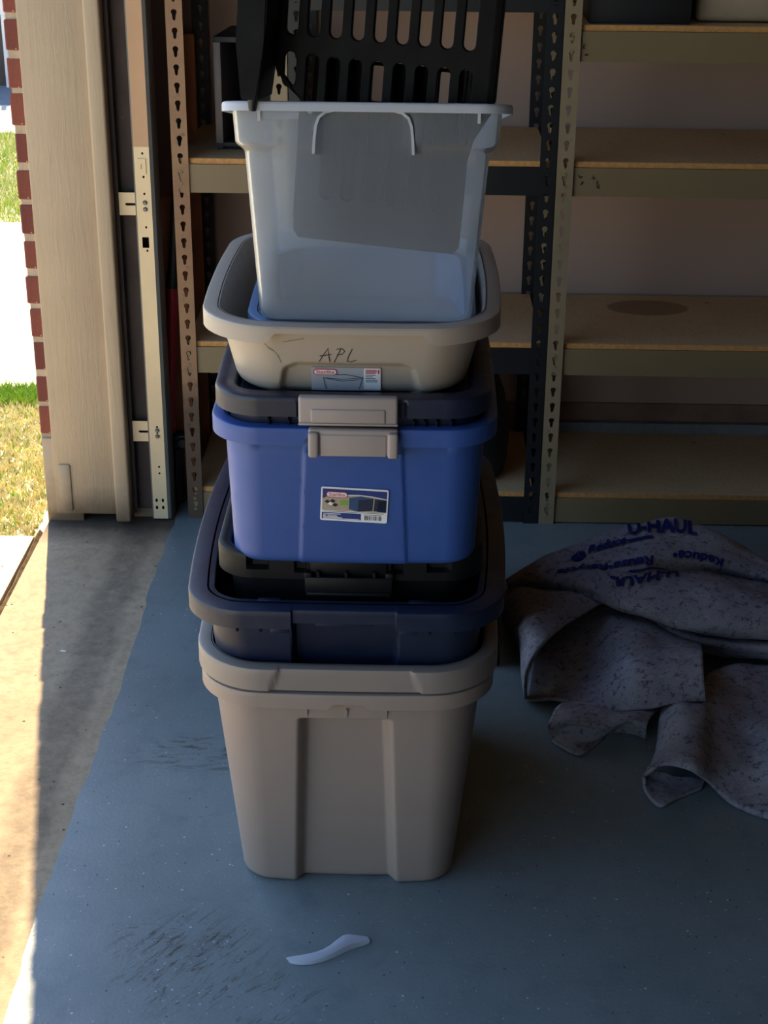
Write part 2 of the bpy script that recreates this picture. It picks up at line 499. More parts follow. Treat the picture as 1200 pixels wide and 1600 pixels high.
# ================================================================== the setting
GY = 4.18          # inner face of the back wall
bm = bmesh.new()
edge = []
y = -3.0
while y < 4.18:
    edge.append((-0.606 + random.uniform(-0.004, 0.004) + 0.004 * math.sin(y * 5), y))
    y += random.uniform(0.025, 0.06)
edge.append((-0.606, 4.18))
poly = edge + [(5.2, 4.18), (5.2, -3.0)]
top = [bm.verts.new((x, y, 0)) for x, y in poly]
bot = [bm.verts.new((x, y, -0.06)) for x, y in poly]
bm.faces.new(top); bm.faces.new(bot[::-1])
for i in range(len(poly)):
    j = (i + 1) % len(poly)
    bm.faces.new((top[i], bot[i], bot[j], top[j]))
tag(link('floor', bm_mesh(bm, 'floor'), MAT['floor']), 'blue-grey painted garage floor with pale chips and scuffs', kind='structure')
tag(box('floor_threshold', (-0.930, -0.58, -3.0, 4.18, -0.08, -0.004), MAT['concrete']), 'bare concrete strip at the garage doorway', kind='structure')
# outside ground
tag(box('driveway', (-9, -0.952, -8, 3.62, -0.12, -0.010), MAT['drive']), 'sunlit concrete driveway slab', kind='structure')
bm = bmesh.new()
n = 90
rows = []
for i in range(n + 1):
    yy = -3 + (3.66 + 3) * i / n
    h = -0.014 + random.uniform(-0.004, 0.006)
    a = random.uniform(-0.006, 0.006)
    rows.append([bm.verts.new((-0.958 + a, yy, -0.03)), bm.verts.new((-0.942 + a, yy, h)), bm.verts.new((-0.926 + a, yy, -0.03))])
for a, b in zip(rows, rows[1:]):
    for k in range(2): bm.faces.new((a[k], a[k + 1], b[k + 1], b[k]))
tag(link('joint_filler', bm_mesh(bm, 'joint_filler'), MAT['dirt']), 'dirt and grit packed in the driveway expansion joint', kind='stuff')
tag(box('lawn_ground', (-9, -0.93, 3.62, 4.70, -0.12, -0.02), MAT['soil']), 'dry soil of the lawn strip beside the house', kind='structure')
tag(box('walkway', (-9, -0.3, 4.70, 6.83, -0.12, -0.008), MAT['drive']), 'pale concrete walkway beyond the lawn strip', kind='structure')
tag(box('far_lawn_ground', (-9, 0.5, 6.83, 8.85, -0.12, -0.02), MAT['soil']), 'soil under the far lawn', kind='structure')
tag(box('sidewalk', (-9, 0.5, 8.85, 9.70, -0.12, -0.008), MAT['drive']), 'sunlit sidewalk beyond the far lawn', kind='structure')
tag(box('far_pavement', (-9, 0.5, 9.70, 14.0, -0.12, -0.015), MAT['road']), 'grey pavement in the shade of the far fence', kind='structure')

def grass(name, x0, x1, y0, y1, cnt, h, label, frac_green):
    for key, fr in (('grass_dry', 1 - frac_green), ('grass_green', frac_green)):
        c = int(cnt * fr)
        if not c: continue
        vs_, fs = [], []
        for i in range(c):
            x, y = random.uniform(x0, x1), random.uniform(y0, y1)
            a = random.uniform(0, 6.28); w = 0.004
            l = h * random.uniform(0.4, 1.0); t = random.uniform(0, l * 0.9); b = random.uniform(0, 6.28)
            vs_ += [(x - w * math.cos(a), y - w * math.sin(a), -0.02), (x + w * math.cos(a), y + w * math.sin(a), -0.02), (x + t * math.cos(b), y + t * math.sin(b), -0.02 + l)]
            fs.append((3 * i, 3 * i + 1, 3 * i + 2))
        me = bpy.data.meshes.new(name)
        me.from_pydata(vs_, [], fs)
        tag(link(name, me, MAT[key]), label[0] if key == 'grass_dry' else label[1], 'grass', kind='stuff')
grass('lawn_grass', -2.2, -0.96, 3.63, 4.60, 26000, 0.024, ('straw-coloured dry grass blades beside the brick corner', 'scattered green blades in the dry grass beside the brick corner'), 0.14)
grass('edging_grass', -2.2, -0.96, 4.57, 4.72, 9000, 0.04, ('', 'bright green grass edging along the walkway'), 1.0)
grass('far_grass', -3.4, -1.4, 6.85, 8.83, 26000, 0.05, ('dry blades in the far lawn patch', 'green grass of the far lawn patch'), 0.55)

# walls and ceiling
bm = bmesh.new()
bx(bm, -0.6, 5.2, GY, GY + 0.1, 0.168, 2.6)
bx(bm, -0.9, -0.6, GY, GY + 0.1, 0.168, 2.6)
w = tag(link('wall_back', bm_mesh(bm, 'wall_back'), MAT['drywall']), 'pinkish tan drywall behind the shelving', kind='structure')
box('sill_plate', (-0.7, 5.2, GY + 0.002, GY + 0.1, 0.114, 0.165), MAT['sill'], w)
box('stem_wall', (-0.9, 5.2, GY - 0.02, GY + 0.12, -0.05, 0.114), MAT['stem'], w)
bm = bmesh.new()
bx(bm, -0.86, -0.702, 3.712, 4.28, 0.03, 2.6)           # pier beside the doorway
bx(bm, -0.86, -0.702, -1.30, 3.712, 2.15, 2.6)          # header over the doorway
bx(bm, -0.86, -0.702, -3.0, -1.30, -0.01, 2.6)          # pier behind the camera
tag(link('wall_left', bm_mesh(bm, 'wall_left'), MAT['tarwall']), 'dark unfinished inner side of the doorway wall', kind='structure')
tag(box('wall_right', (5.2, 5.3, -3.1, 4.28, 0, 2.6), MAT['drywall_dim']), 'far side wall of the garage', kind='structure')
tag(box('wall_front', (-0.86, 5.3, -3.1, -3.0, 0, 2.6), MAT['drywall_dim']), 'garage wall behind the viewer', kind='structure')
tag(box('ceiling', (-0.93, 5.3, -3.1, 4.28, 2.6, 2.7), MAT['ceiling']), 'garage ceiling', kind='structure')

# brick outside face: mortar core with every brick its own piece
bm = bmesh.new()
bx(bm, -0.9345, -0.845, 3.7135, 4.4, -0.02, 2.65)
wo_ = tag(link('wall_outside', bm_mesh(bm, 'wall_outside'), MAT['mortar']), 'red brick outer face of the house at the doorway', kind='structure')
bmb = box_mesh('brick', 0, 0.085, 0, 0.195, 0, 0.0715, bev=0.003, seg=1)
for k in range(28):
    z = 0.232 + k * 0.0852
    for j in range(3):
        y0 = 3.710 + random.uniform(-0.002, 0.003) + j * 0.213 - (0.0 if j == 0 else (0.1 if k % 2 else 0.0))
        me = bmb
        o = link('brick', me, MAT['brick'], wo_)
        o.location = (-0.938 + random.uniform(-0.003, 0.003), y0 + (0 if j else 0), z + random.uniform(-0.002, 0.002))
        o.scale = (1, 1 if not (j == 0 and k % 2) else 0.46, 1 + random.uniform(-0.06, 0.03))
box('base_block', (-0.934, -0.84, 3.706, 4.4, -0.02, 0.222), MAT['jamb'], wo_, bev=0.004)

# painted door jamb facing the doorway
tr = tag(thing('trim_1'), 'weathered beige painted door jamb between brick and steel track', kind='structure')
me = box_mesh('jamb_board', -0.905, -0.742, 3.690, 3.722, 0.022, 2.6, bev=0.004)
link('jamb_board', me, MAT['jamb'], tr)
link('stop_molding', box_mesh('stop_molding', -0.751, -0.713, 3.672, 3.730, 0.008, 2.6, bev=0.006, seg=3), MAT['jamb'], tr)
link('edge_bead', box_mesh('edge_bead', -0.894, -0.862, 3.684, 3.70, 0.03, 0.16, bev=0.006, seg=2), MAT['jamb'], tr)

link('backing_board', box_mesh('backing_board', -0.716, -0.650, 3.738, 3.790, 0.02, 2.6), MAT['tarwall'], tr)
link('backing_foot', box_mesh('backing_foot', -0.716, -0.655, 3.736, 3.792, -0.003, 0.02), MAT['jamb'], tr)

# vertical door track on two brackets
t = thing('door_track', (0, 0, 0), label='galvanised steel garage door track screwed beside the beige jamb', cat='door track')
holes = [rrect2(0.5 * (-0.652 - 0.634), 0.728, 0.016, 0.026, 0.001)]
for z in (0.94, 0.885, 0.765, 0.708, 0.845, 0.256, 0.24, 0.148, 0.13): holes.append(capsule(-0.640, z, 0.005, 0.006))
for z in (0.055, 0.035):
    for x in (-0.651, -0.635): holes.append(capsule(x, z, 0.006, 0.010))
holes.append(capsule(-0.646, 0.912, 0.003, 0.012))
me = plate('flange', [(-0.660, 0.004), (-0.624, 0.004), (-0.624, 0.955), (-0.660, 0.955)], holes, 0.002)
o = link('flange', me, MAT['galv'], t, loc=(0, 3.710, 0))
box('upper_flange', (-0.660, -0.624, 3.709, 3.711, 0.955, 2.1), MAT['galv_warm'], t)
bm = bmesh.new()
prof = [(-0.624, 3.709), (-0.616, 3.712), (-0.611, 3.722), (-0.611, 3.760), (-0.618, 3.768), (-0.640, 3.770), (-0.640, 3.767), (-0.619, 3.765), (-0.6135, 3.759), (-0.6135, 3.723), (-0.617, 3.715), (-0.624, 3.7115)]
v0 = [bm.verts.new((x, y, 0.004)) for x, y in prof]; v1 = [bm.verts.new((x, y, 2.1)) for x, y in prof]
for i in range(len(prof)):
    j = (i + 1) % len(prof)
    bm.faces.new((v0[i], v0[j], v1[j], v1[i]))
bm.faces.new(v0); bm.faces.new(v1)
link('rolled_channel', bm_mesh(bm, 'rolled_channel'), MAT['galv_edge'], t, smooth=40)
link('angle_leg', box_mesh('angle_leg', -0.663, -0.660, 3.709, 3.74, 0.004, 2.1), MAT['galv_edge'], t)
link('splice_plate', plate('splice_plate', rrect2(-0.643, 0.910, 0.020, 0.036, 0.001), [capsule(-0.643, 0.910, 0.003, 0.012)], 0.002), MAT['galv'], t, loc=(0, 3.7075, 0))
for z in (0.82, 0.243):
    b = link('bracket', plate('bracket', [(-0.702, z - 0.027), (-0.652, z - 0.027), (-0.652, z + 0.027), (-0.702, z + 0.027)], [rrect2(-0.674, z - 0.001, 0.026, 0.006, 0.002)], 0.003), MAT['galv'], t, loc=(0, 3.714, 0))
    for dz in (0.004, -0.012):
        bm = bmesh.new()
        bmesh.ops.create_cone(bm, cap_ends=True, segments=8, radius1=0.006, radius2=0.004, depth=0.006, matrix=Matrix.Translation((-0.640, 3.706, z + dz)) @ Matrix.Rotation(R(90), 4, 'X'))
        link('bolt', bm_mesh(bm, 'bolt'), MAT['galv_edge'], b, smooth=30, loc=(0, -3.714, 0))

# ================================================================== shelving racks
def keyhole(cx, cz):
    pts = []
    for i in range(9):
        a = R(-50 + 280 * i / 8)
        pts.append((cx + 0.0068 * math.cos(a), cz + 0.006 + 0.0068 * math.sin(a)))
    pts += [(cx - 0.0032, cz - 0.010), (cx, cz - 0.013), (cx + 0.0032, cz - 0.010)]
    return pts

def post_mesh(h, flange_left=True, w=0.038):
    holes = []
    z = 0.035
    while z < h - 0.03:
        holes.append(keyhole(w / 2, z)); z += 0.0405
    a = plate('post', [(0, 0), (w, 0), (w, h), (0, h)], holes, 0.002)
    b = plate('post', [(0, 0), (w, 0), (w, h), (0, h)], holes, 0.002)
    b.transform(Matrix.Translation((0 if flange_left else w, 0, 0)) @ Matrix.Rotation(R(90), 4, 'Z'))
    bm = bmesh.new(); bm.from_mesh(a); bm.from_mesh(b)
    me = bm_mesh(bm, 'post', recalc=False)
    bpy.data.meshes.remove(a); bpy.data.meshes.remove(b)
    return me
POST_L, POST_R = post_mesh(1.83, True), post_mesh(1.83, False)
SY0, SY1 = 3.726, 4.158

def beam_mesh(x0, x1, y0, zt, hh=0.067):
    bm = bmesh.new()
    bx(bm, x0, x1, y0, y0 + 0.0025, zt - hh, zt)
    bx(bm, x0, x1, y0 + 0.0025, y0 + 0.016, zt - 0.0025, zt)
    bx(bm, x0, x1, y0 + 0.0025, y0 + 0.012, zt - hh, zt - hh + 0.0025)
    for x in (x0 - 0.019, x1 + 0.019):
        bx(bm, x - 0.015, x + 0.015, y0 - 0.0025, y0 - 0.001, zt - hh, zt)
        for dz in (0.016, 0.045):
            bmesh.ops.create_cone(bm, cap_ends=True, segments=8, radius1=0.006, radius2=0.004, depth=0.004, matrix=Matrix.Translation((x, y0 - 0.004, zt - dz)) @ Matrix.Rotation(R(90), 4, 'X'))
    return bm_mesh(bm, 'beam')

def rack(name, x0, x1, levels, mats, label, posts='LRlr', first_post=None, rear_mat=None):
    """x0..x1 outer faces of the front posts"""
    t = thing(name, (0, 0, 0), label=label, cat='shelving rack', group='slotted steel shelving racks along the back wall')
    w = 0.038
    for code, x, y, me in (('L', x0, SY0, POST_L), ('R', x1 - w, SY0, POST_R), ('l', x0, SY1, POST_L), ('r', x1 - w, SY1, POST_R)):
        if code not in posts: continue
        o = bpy.data.objects.new('post', me); COL.objects.link(o); o.parent = t
        o.location = (x, y, 0.0)
        if not me.materials: me.materials.append(None)
        o.material_slots[0].link = 'OBJECT'
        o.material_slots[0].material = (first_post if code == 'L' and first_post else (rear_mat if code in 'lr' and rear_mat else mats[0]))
    for i, z in enumerate(levels):
        link('beam', beam_mesh(x0 + w, x1 - w, SY0 + 0.004, z), mats[1], t)
        link('beam', box_mesh('beam', x0 + w, x1 - w, SY1 - 0.003, SY1, z - 0.067, z), mats[1], t)
        b = bpy.data.objects.new('shelf_board', box_mesh('shelf_board', 0, x1 - x0 - 0.030, 0, SY1 - SY0 - 0.008, 0, 0.013)); COL.objects.link(b); b.parent = t
        b.data.materials.append(MAT['board'])
        b.location = (x0 + 0.015, SY0 + 0.010, z + 0.0005)
        b.color = (1, 1, 1, 1 if (i == 1 and x0 > 0.3) else 0)
        link('board_edge', box_mesh('board_edge', 0.004, x1 - x0 - 0.034, -0.002, 0, 0, 0.0125), MAT['board_edge'], b)
    return t
rack('shelving_rack', -0.573, -0.300, [0.071, 0.462, 0.912, 1.42], (MAT['post_tan'], MAT['beam_tan']), 'narrow tan shelving bay with darker lower post beside the door track', first_post=MAT['post_dark_low'], rear_mat=MAT['brown_steel'])
rack('shelving_rack', -0.296, 0.327, [0.071, 0.470, 0.915, 1.330], (MAT['black_steel'], MAT['black_steel']), 'black slotted steel shelving bay behind the tote stack')
tr_ = rack('shelving_rack', 0.330, 1.55, [0.071, 0.470, 0.915, 1.224], (MAT['post_tan'], MAT['beam_tan']), 'wide tan shelving rack at right with stained particle boards')

def ribbon(name, strokes, w, mat, parent, fy, smooth_y=0.0006):
    """hand-drawn strokes on a front face: strokes of (x, z); fy(x, z) gives the surface y"""
    bm = bmesh.new()
    for st in strokes:
        L_ = []
        for i, (x, z) in enumerate(st):
            a = st[max(i - 1, 0)]; b = st[min(i + 1, len(st) - 1)]
            dx, dz = b[0] - a[0], b[1] - a[1]
            l = math.hypot(dx, dz) or 1
            nx, nz = -dz / l * w / 2, dx / l * w / 2
            L_.append((bm.verts.new((x + nx, fy(x, z) - smooth_y, z + nz)), bm.verts.new((x - nx, fy(x, z) - smooth_y, z - nz))))
        for (a, b), (c, d) in zip(L_, L_[1:]):
            bm.faces.new((a, b, d, c))
    return link(name, bm_mesh(bm, name), mat, parent)
scr = []
rnd = random.Random(3)
for cx, cz in ((0.385, 0.895), (0.388, 0.880), (0.415, 0.893), (0.422, 0.880), (0.428, 0.872), (0.377, 1.190), (0.381, 1.172)):
    for q in range(2):
        scr.append([(cx + rnd.uniform(-0.006, 0.006), cz + rnd.uniform(-0.005, 0.005)) for _ in range(4)])
tag(ribbon('pen_marks', scr, 0.0016, MAT['ink'], tr_, lambda x, z: SY0 + 0.0035), kind='stuff')

# things on the shelves
t = thing('storage_box', (0.505, 3.905, 1.2375), label='black cardboard box on the top tan shelf', cat='box')
box('box_body', (-0.118, 0.112, -0.15, 0.10, 0, 0.22), MAT['dark_box'], t, bev=0.003)
box('box_lid', (-0.121, 0.115, -0.153, 0.103, 0.17, 0.225), MAT['dark_box'], t, bev=0.003)
t = thing('storage_bin', (0.86, 3.93, 1.2375), label='beige plastic bin beside the black box on the top shelf', cat='bin')
box('bin_body', (-0.225, 0.25, -0.14, 0.13, 0.003, 0.18), MAT['beige_bin'], t, bev=0.012, seg=3)
box('bin_rim', (-0.232, 0.257, -0.147, 0.137, 0.17, 0.185), MAT['beige_bin'], t, bev=0.004)
# dark open case standing on the left bay
t = thing('speaker_case', (-0.424, 3.93, 0.926), rot=(R(0), 0, R(-6)), label='dark grey open-fronted case standing on the tan bay shelf', cat='case')
for nm, d, mm in (('side_panel', (-0.048, -0.030, -0.10, 0.10, 0.006, 0.25), 'grey_panel'), ('side_panel', (0.085, 0.10, -0.10, 0.10, 0.006, 0.25), 'dark_box'), ('top_panel', (-0.048, 0.10, -0.10, 0.10, 0.25, 0.263), 'dark_box'), ('base_panel', (-0.048, 0.10, -0.10, 0.10, 0.006, 0.018), 'dark_box'), ('back_panel', (-0.048, 0.10, 0.09, 0.10, 0.006, 0.26), 'dark_box')):
    box(nm, d, MAT[mm], t, bev=0.002)
for x in (-0.04, 0.09):
    for y in (-0.085, 0.085): box('foot', (x - 0.008, x + 0.008, y - 0.008, y + 0.008, 0, 0.006), MAT['black_rubber'], t, bev=0.002)
# rounded black bag-like bin on the bottom black shelf
bm = bmesh.new()
rings = []
N = 28
for z, s in ((0.0, 0.86), (0.01, 0.93), (0.05, 0.98), (0.10, 1.0), (0.16, 0.97), (0.21, 0.90), (0.25, 0.80), (0.275, 0.66), (0.285, 0.4)):
    rings.append([bm.verts.new((math.copysign(abs(math.cos(a)) ** 0.7, math.cos(a)) * 0.150 * s, math.copysign(abs(math.sin(a)) ** 0.7, math.sin(a)) * 0.135 * s, z)) for a in [2 * math.pi * k / N for k in range(N)]])
for a, b in zip(rings, rings[1:]):
    for k in range(N): bm.faces.new((a[k], a[(k + 1) % N], b[(k + 1) % N], b[k]))
bm.faces.new(rings[0]); bm.faces.new(rings[-1])
t = thing('duffel_bag', (0.105, 3.90, 0.0848), label='rounded black bag on the bottom black shelf behind the totes', cat='bag')
link('bag_body', bm_mesh(bm, 'bag_body'), MAT['black_rubber'], t, smooth=60)
tube('carry_handle', [(-0.06, 0, 0.27), (-0.05, 0, 0.31), (0, 0, 0.325), (0.05, 0, 0.31), (0.06, 0, 0.27)], 0.008, MAT['black_rubber'], t)

# planks and poles in the corner beside the rack
tag(box('plank', (-0.634, -0.574, 3.880, 3.902, 0.003, 0.80), MAT['plank'], bev=0.002), 'short rough brown plank standing behind the red pole', 'plank')
tag(box('plank', (-0.600, -0.566, 4.126, 4.150, 0.003, 1.155), MAT['plank'], bev=0.002), 'tall narrow orange-brown plank standing behind the tan post', 'plank')
t = thing('jack_pole', (-0.634, 3.825, 0), label='red and black steel pole leaning beside the tan post with the darker foot', cat='pole')
tube('pole_tube', [(0.002, 0.0, 0.004), (0.006, 0.0, 0.17), (0.033, 0.0, 0.62)], 0.0135, MAT['red_pole'], t)
tube('black_sleeve', [(0.033, 0.0, 0.60), (0.050, 0.0, 0.80), (0.062, 0.0, 1.015)], [0.0135, 0.012, 0.0095], MAT['black_rubber'], t)
tube('tip', [(0.062, 0.0, 1.014), (0.0625, 0.0, 1.022)], [0.006, 0.003], MAT['chrome'], t)
tube('collar', [(0.030, 0, 0.585), (0.035, 0, 0.625)], 0.0160, MAT['black_rubber'], t)
b = box('clamp_block', (-0.004, 0.058, -0.020, 0.022, 0.155, 0.198), MAT['black_rubber'], t, bev=0.006, seg=3)
bm = bmesh.new()
bmesh.ops.create_cone(bm, cap_ends=True, segments=14, radius1=0.014, radius2=0.011, depth=0.012, matrix=Matrix.Translation((0.042, -0.024, 0.178)) @ Matrix.Rotation(R(90), 4, 'X'))
link('clamp_knob', bm_mesh(bm, 'clamp_knob'), MAT['black_rubber'], b, smooth=40)
tube('foot_tube', [(0.022, 0, 0.004), (0.022, 0, 0.16)], 0.017, MAT['black_rubber'], t)

# ================================================================== storage totes
NF, NC, NS, NB = 110, 9, 18, 18

def ring(w, l, r, bow=0.0, sbow=0.0):
    """rounded-rectangle outline, front (y=-l/2) first; returns (x, y, is_front)"""
    hw, hl = w / 2, l / 2
    pts = []
    for i in range(NF + 1): pts.append((-hw + r + (w - 2 * r) * i / NF, -hl, 1))
    for i in range(1, NC + 1):
        a = R(-90 + 90 * i / (NC + 1)); pts.append((hw - r + r * math.cos(a), -hl + r + r * math.sin(a), 0))
    for i in range(NS + 1): pts.append((hw, -hl + r + (l - 2 * r) * i / NS, 0))
    for i in range(1, NC + 1):
        a = R(90 * i / (NC + 1)); pts.append((hw - r + r * math.cos(a), hl - r + r * math.sin(a), 0))
    for i in range(NB + 1): pts.append((hw - r - (w - 2 * r) * i / NB, hl, 0))
    for i in range(1, NC + 1):
        a = R(90 + 90 * i / (NC + 1)); pts.append((-hw + r + r * math.cos(a), hl - r + r * math.sin(a), 0))
    for i in range(NS + 1): pts.append((-hw, hl - r - (l - 2 * r) * i / NS, 0))
    for i in range(1, NC + 1):
        a = R(180 + 90 * i / (NC + 1)); pts.append((-hw + r + r * math.cos(a), -hl + r + r * math.sin(a), 0))
    out = []
    for x, y, f in pts:
        u, v = x / hw, y / hl
        out.append((x + u * sbow * (1 - v * v), y + v * bow * (1 - u * u), f))
    return out

def sstep(a, b, x):
    t = min(1, max(0, (x - a) / (b - a)))
    return t * t * (3 - 2 * t)

class Tote:
    """W, L: outer size of the wall at the top; local origin at the middle of the base"""
    def __init__(s, W, L, H, tap, rt=0.06, rb=0.04, bow=0.0, sbow=0.0, th=0.003, edge=0.012, feat=None, step=None):
        s.W, s.L, s.H, s.tap, s.rt, s.rb, s.bow, s.sbow, s.th, s.edge, s.feat, s.step = W, L, H, tap, rt, rb, bow, sbow, th, edge, feat, step
    def inset(s, z):
        i = s.tap * (s.H - z)
        if s.step: i += s.step(z)
        if z < s.edge:
            q = 1 - z / s.edge
            i += s.edge * (1 - math.sqrt(max(0, 1 - q * q)))
        return i
    def outline(s, z, extra=0.0, feat=True):
        i = s.inset(max(z, 0)) + extra
        t = max(0, min(1, z / s.H))
        r = max(0.006, s.rb + (s.rt - s.rb) * t - extra)
        pts = ring(s.W - 2 * i, s.L - 2 * i, r, s.bow, s.sbow)
        if s.feat and feat:
            pts = [(x, y + (s.feat(x, z) if f else 0), f) for x, y, f in pts]
        return pts
    def fy(s, x, z):
        i = s.inset(z)
        u = x / (s.W / 2 - i)
        return -(s.L / 2 - i) - s.bow * (1 - u * u) + (s.feat(x, z) if s.feat else 0)
    def body(s, mat, parent, name='body', levels=None, n=34):
        bm = bmesh.new()
        zs = sorted(set([0.0, s.edge * 0.1, s.edge * 0.3, s.edge * 0.6, s.edge] + (levels or []) + [s.edge + (s.H - s.edge) * k / n for k in range(1, n + 1)]))
        outer = [[bm.verts.new((x, y, z)) for x, y, f in s.outline(z)] for z in zs]
        zi = [z for z in zs if z > s.th + 0.001]
        inner = [[bm.verts.new((x, y, z)) for x, y, f in s.outline(z, s.th)] for z in reversed(zi)]
        loops = outer + inner
        K = len(loops[0])
        for a, b in zip(loops, loops[1:]):
            for k in range(K): bm.faces.new((a[k], a[(k + 1) % K], b[(k + 1) % K], b[k]))
        bm.faces.new(outer[0][::-1])
        bm.faces.new(inner[-1])
        return link(name, bm_mesh(bm, name), mat, parent, smooth=40)
    def rim(s, mat, parent, ow, drop, ztop=0.0, th=0.003, name='rim', inn=None, bow=None, dropf=None, outf=None):
        """flange around the top: flat top of width ow, lip hanging down by drop (dropf(x) on the front)"""
        bm = bmesh.new()
        z1 = s.H + ztop
        inn = -s.th * 0.9 if inn is None else -inn
        def lip(x, f): return (dropf(x) if (dropf and f) else drop)
        sec = [(inn, lambda d: -0.004), (inn, lambda d: -0.0012), (inn + 0.0012, lambda d: 0.0), (ow - 0.004, lambda d: 0.0), (ow - 0.0012, lambda d: -0.0012), (ow, lambda d: -0.004),
               (ow, lambda d: -d * 0.35), (ow, lambda d: -d * 0.7), (ow, lambda d: -d), (ow - th, lambda d: -d), (ow - th, lambda d: -min(0.007, d)), (ow - th - 0.002, lambda d: -0.004)]
        loops = []
        for out, zf in sec:
            r = max(0.006, s.rt + out)
            pts = ring(s.W + 2 * out, s.L + 2 * out, r, s.bow if bow is None else bow, s.sbow)
            loops.append([bm.verts.new((x, y + (outf(x, z1 + zf(lip(x, f))) if (outf and f and out > 0.004) else 0), z1 + zf(lip(x, f)))) for x, y, f in pts])
        K = len(loops[0])
        for a, b in zip(loops, loops[1:] + loops[:1]):
            for k in range(K): bm.faces.new((a[k], a[(k + 1) % K], b[(k + 1) % K], b[k]))
        return link(name, bm_mesh(bm, name), mat, parent, smooth=40)
    def lid(s, mat, parent, ow, skirt, rise, wtop, zfloor, feat=None, name='lid', hx=()):
        """lid: skirt outside the wall, raised edge of width wtop, sunken flat top at zfloor (relative to wall top)"""
        bm = bmesh.new()
        z1 = s.H + rise
        zt = s.H + zfloor
        n = 10
        sec = [(ow - wtop - 0.006, zt), (ow - wtop - 0.001, z1 - 0.003), (ow - wtop + 0.003, z1), (ow - 0.006, z1), (ow - 0.0015, z1 - 0.002), (ow, z1 - 0.006)]
        sec += [(ow, z1 - 0.006 - (skirt - 0.006) * k / n) for k in range(1, n + 1)]
        sec += [(ow - 0.003, z1 - skirt)] + [(ow - 0.003, z1 - skirt + (skirt - 0.008) * k / n) for k in range(1, n + 1)] + [(ow - wtop + 0.002, z1 - 0.006), (ow - wtop - 0.009, zt - 0.003)]
        loops = []
        for out, z in sec:
            pts = ring(s.W + 2 * out, s.L + 2 * out, max(0.006, s.rt + out), s.bow, s.sbow)
            loops.append([bm.verts.new((x, y + (feat(x, z - z1) if (feat and f and out > ow - 0.0035) else 0), z)) for x, y, f in pts])
        K = len(loops[0])
        for a, b in zip(loops, loops[1:]):
            for k in range(K): bm.faces.new((a[k], a[(k + 1) % K], b[(k + 1) % K], b[k]))
        bm.faces.new(loops[0]); bm.faces.new(loops[-1][::-1])
        return link(name, bm_mesh(bm, name), mat, parent, smooth=40)

def rot_to_front(tote, x, z, dx=0.0, off=0.0008):
    """place flat things on the tote's front: returns location and tilt following the wall slope"""
    y0, y1 = tote.fy(x, z - 0.01), tote.fy(x, z + 0.01)
    return (x, tote.fy(x, z) - off, z), (math.atan2(y0 - y1, 0.02), 0, 0)

def ribs(parent, tote, xs, z0, z1, d, mat, name='rib', w=0.0025, base=0.0):
    for x in xs:
        bm = bmesh.new()
        ya, yb = tote.fy(x, z0), tote.fy(x, z1)
        bx(bm, x - w / 2, x + w / 2, -d, 0.004, z0, z1)
        for v in bm.verts:
            y = yb if v.co.z > (z0 + z1) / 2 else ya
            if v.co.z < (z0 + z1) / 2 and v.co.y < 0: v.co.y = -0.0005
            v.co.y += y + base
        link(name, bm_mesh(bm, name), mat, parent)

FRONT = 2.166     # common front line of the rims in the stack

def place(name, tote, cx, ztop, ow, label, cat='storage tote', front=FRONT, group='nested storage totes in the stack', yaw=0.0):
    return thing(name, (cx, front + ow + tote.bow + tote.L / 2, ztop - tote.H), rot=(0, 0, R(yaw)), label=label, cat=cat, group=group)

# --- 1: warm grey tote on the floor, with a sunken upright panel in its front
def feat10(x, z):
    t = z / 0.405
    wi = 0.068 - 0.013 * t
    d = 0.027 * (1 - sstep(wi + 0.002, wi + 0.021, abs(x + 0.001)))
    top = 1 - sstep(0.345, 0.351, z)
    return d * top * (0.75 + 0.25 * t)
T = Tote(0.438, 0.60, 0.408, 0.098, 0.075, 0.045, bow=0.012, sbow=0.006, edge=0.010, feat=feat10)
t10 = place('storage_tote', T, -0.099, 0.408, 0.016, 'warm grey tote standing on the floor at the bottom of the stack')
T.body(MAT['grey_tote'], t10, levels=[0.344, 0.346, 0.348, 0.350, 0.352], n=44)
T.rim(MAT['grey_tote'], t10, 0.017, 0.027, dropf=lambda x: 0.027 - 0.010 * (1 - sstep(0.022, 0.034, abs(x - 0.005))))
ribs(t10, T, (-0.062, 0.002, 0.066), 0.354, 0.372, 0.004, MAT['grey_tote'])
# --- 2: second grey tote nested in it
T9 = Tote(0.440, 0.60, 0.400, 0.100, 0.085, 0.045, bow=0.006, sbow=0.008, edge=0.010, feat=lambda x, z: feat10(x, z + 0.01) * 0.95)
t9 = place('storage_tote', T9, -0.0985, 0.452, 0.018, 'darker grey tote nested inside the warm grey floor tote')
T9.body(MAT['grey_tote2'], t9)
T9.rim(MAT['grey_tote2'], t9, 0.020, 0.039, outf=lambda x, z: 0.0045 * (1 - sstep(-0.002, 0.002, abs(x) - 0.104 - (T9.H - z) * 0.4)))
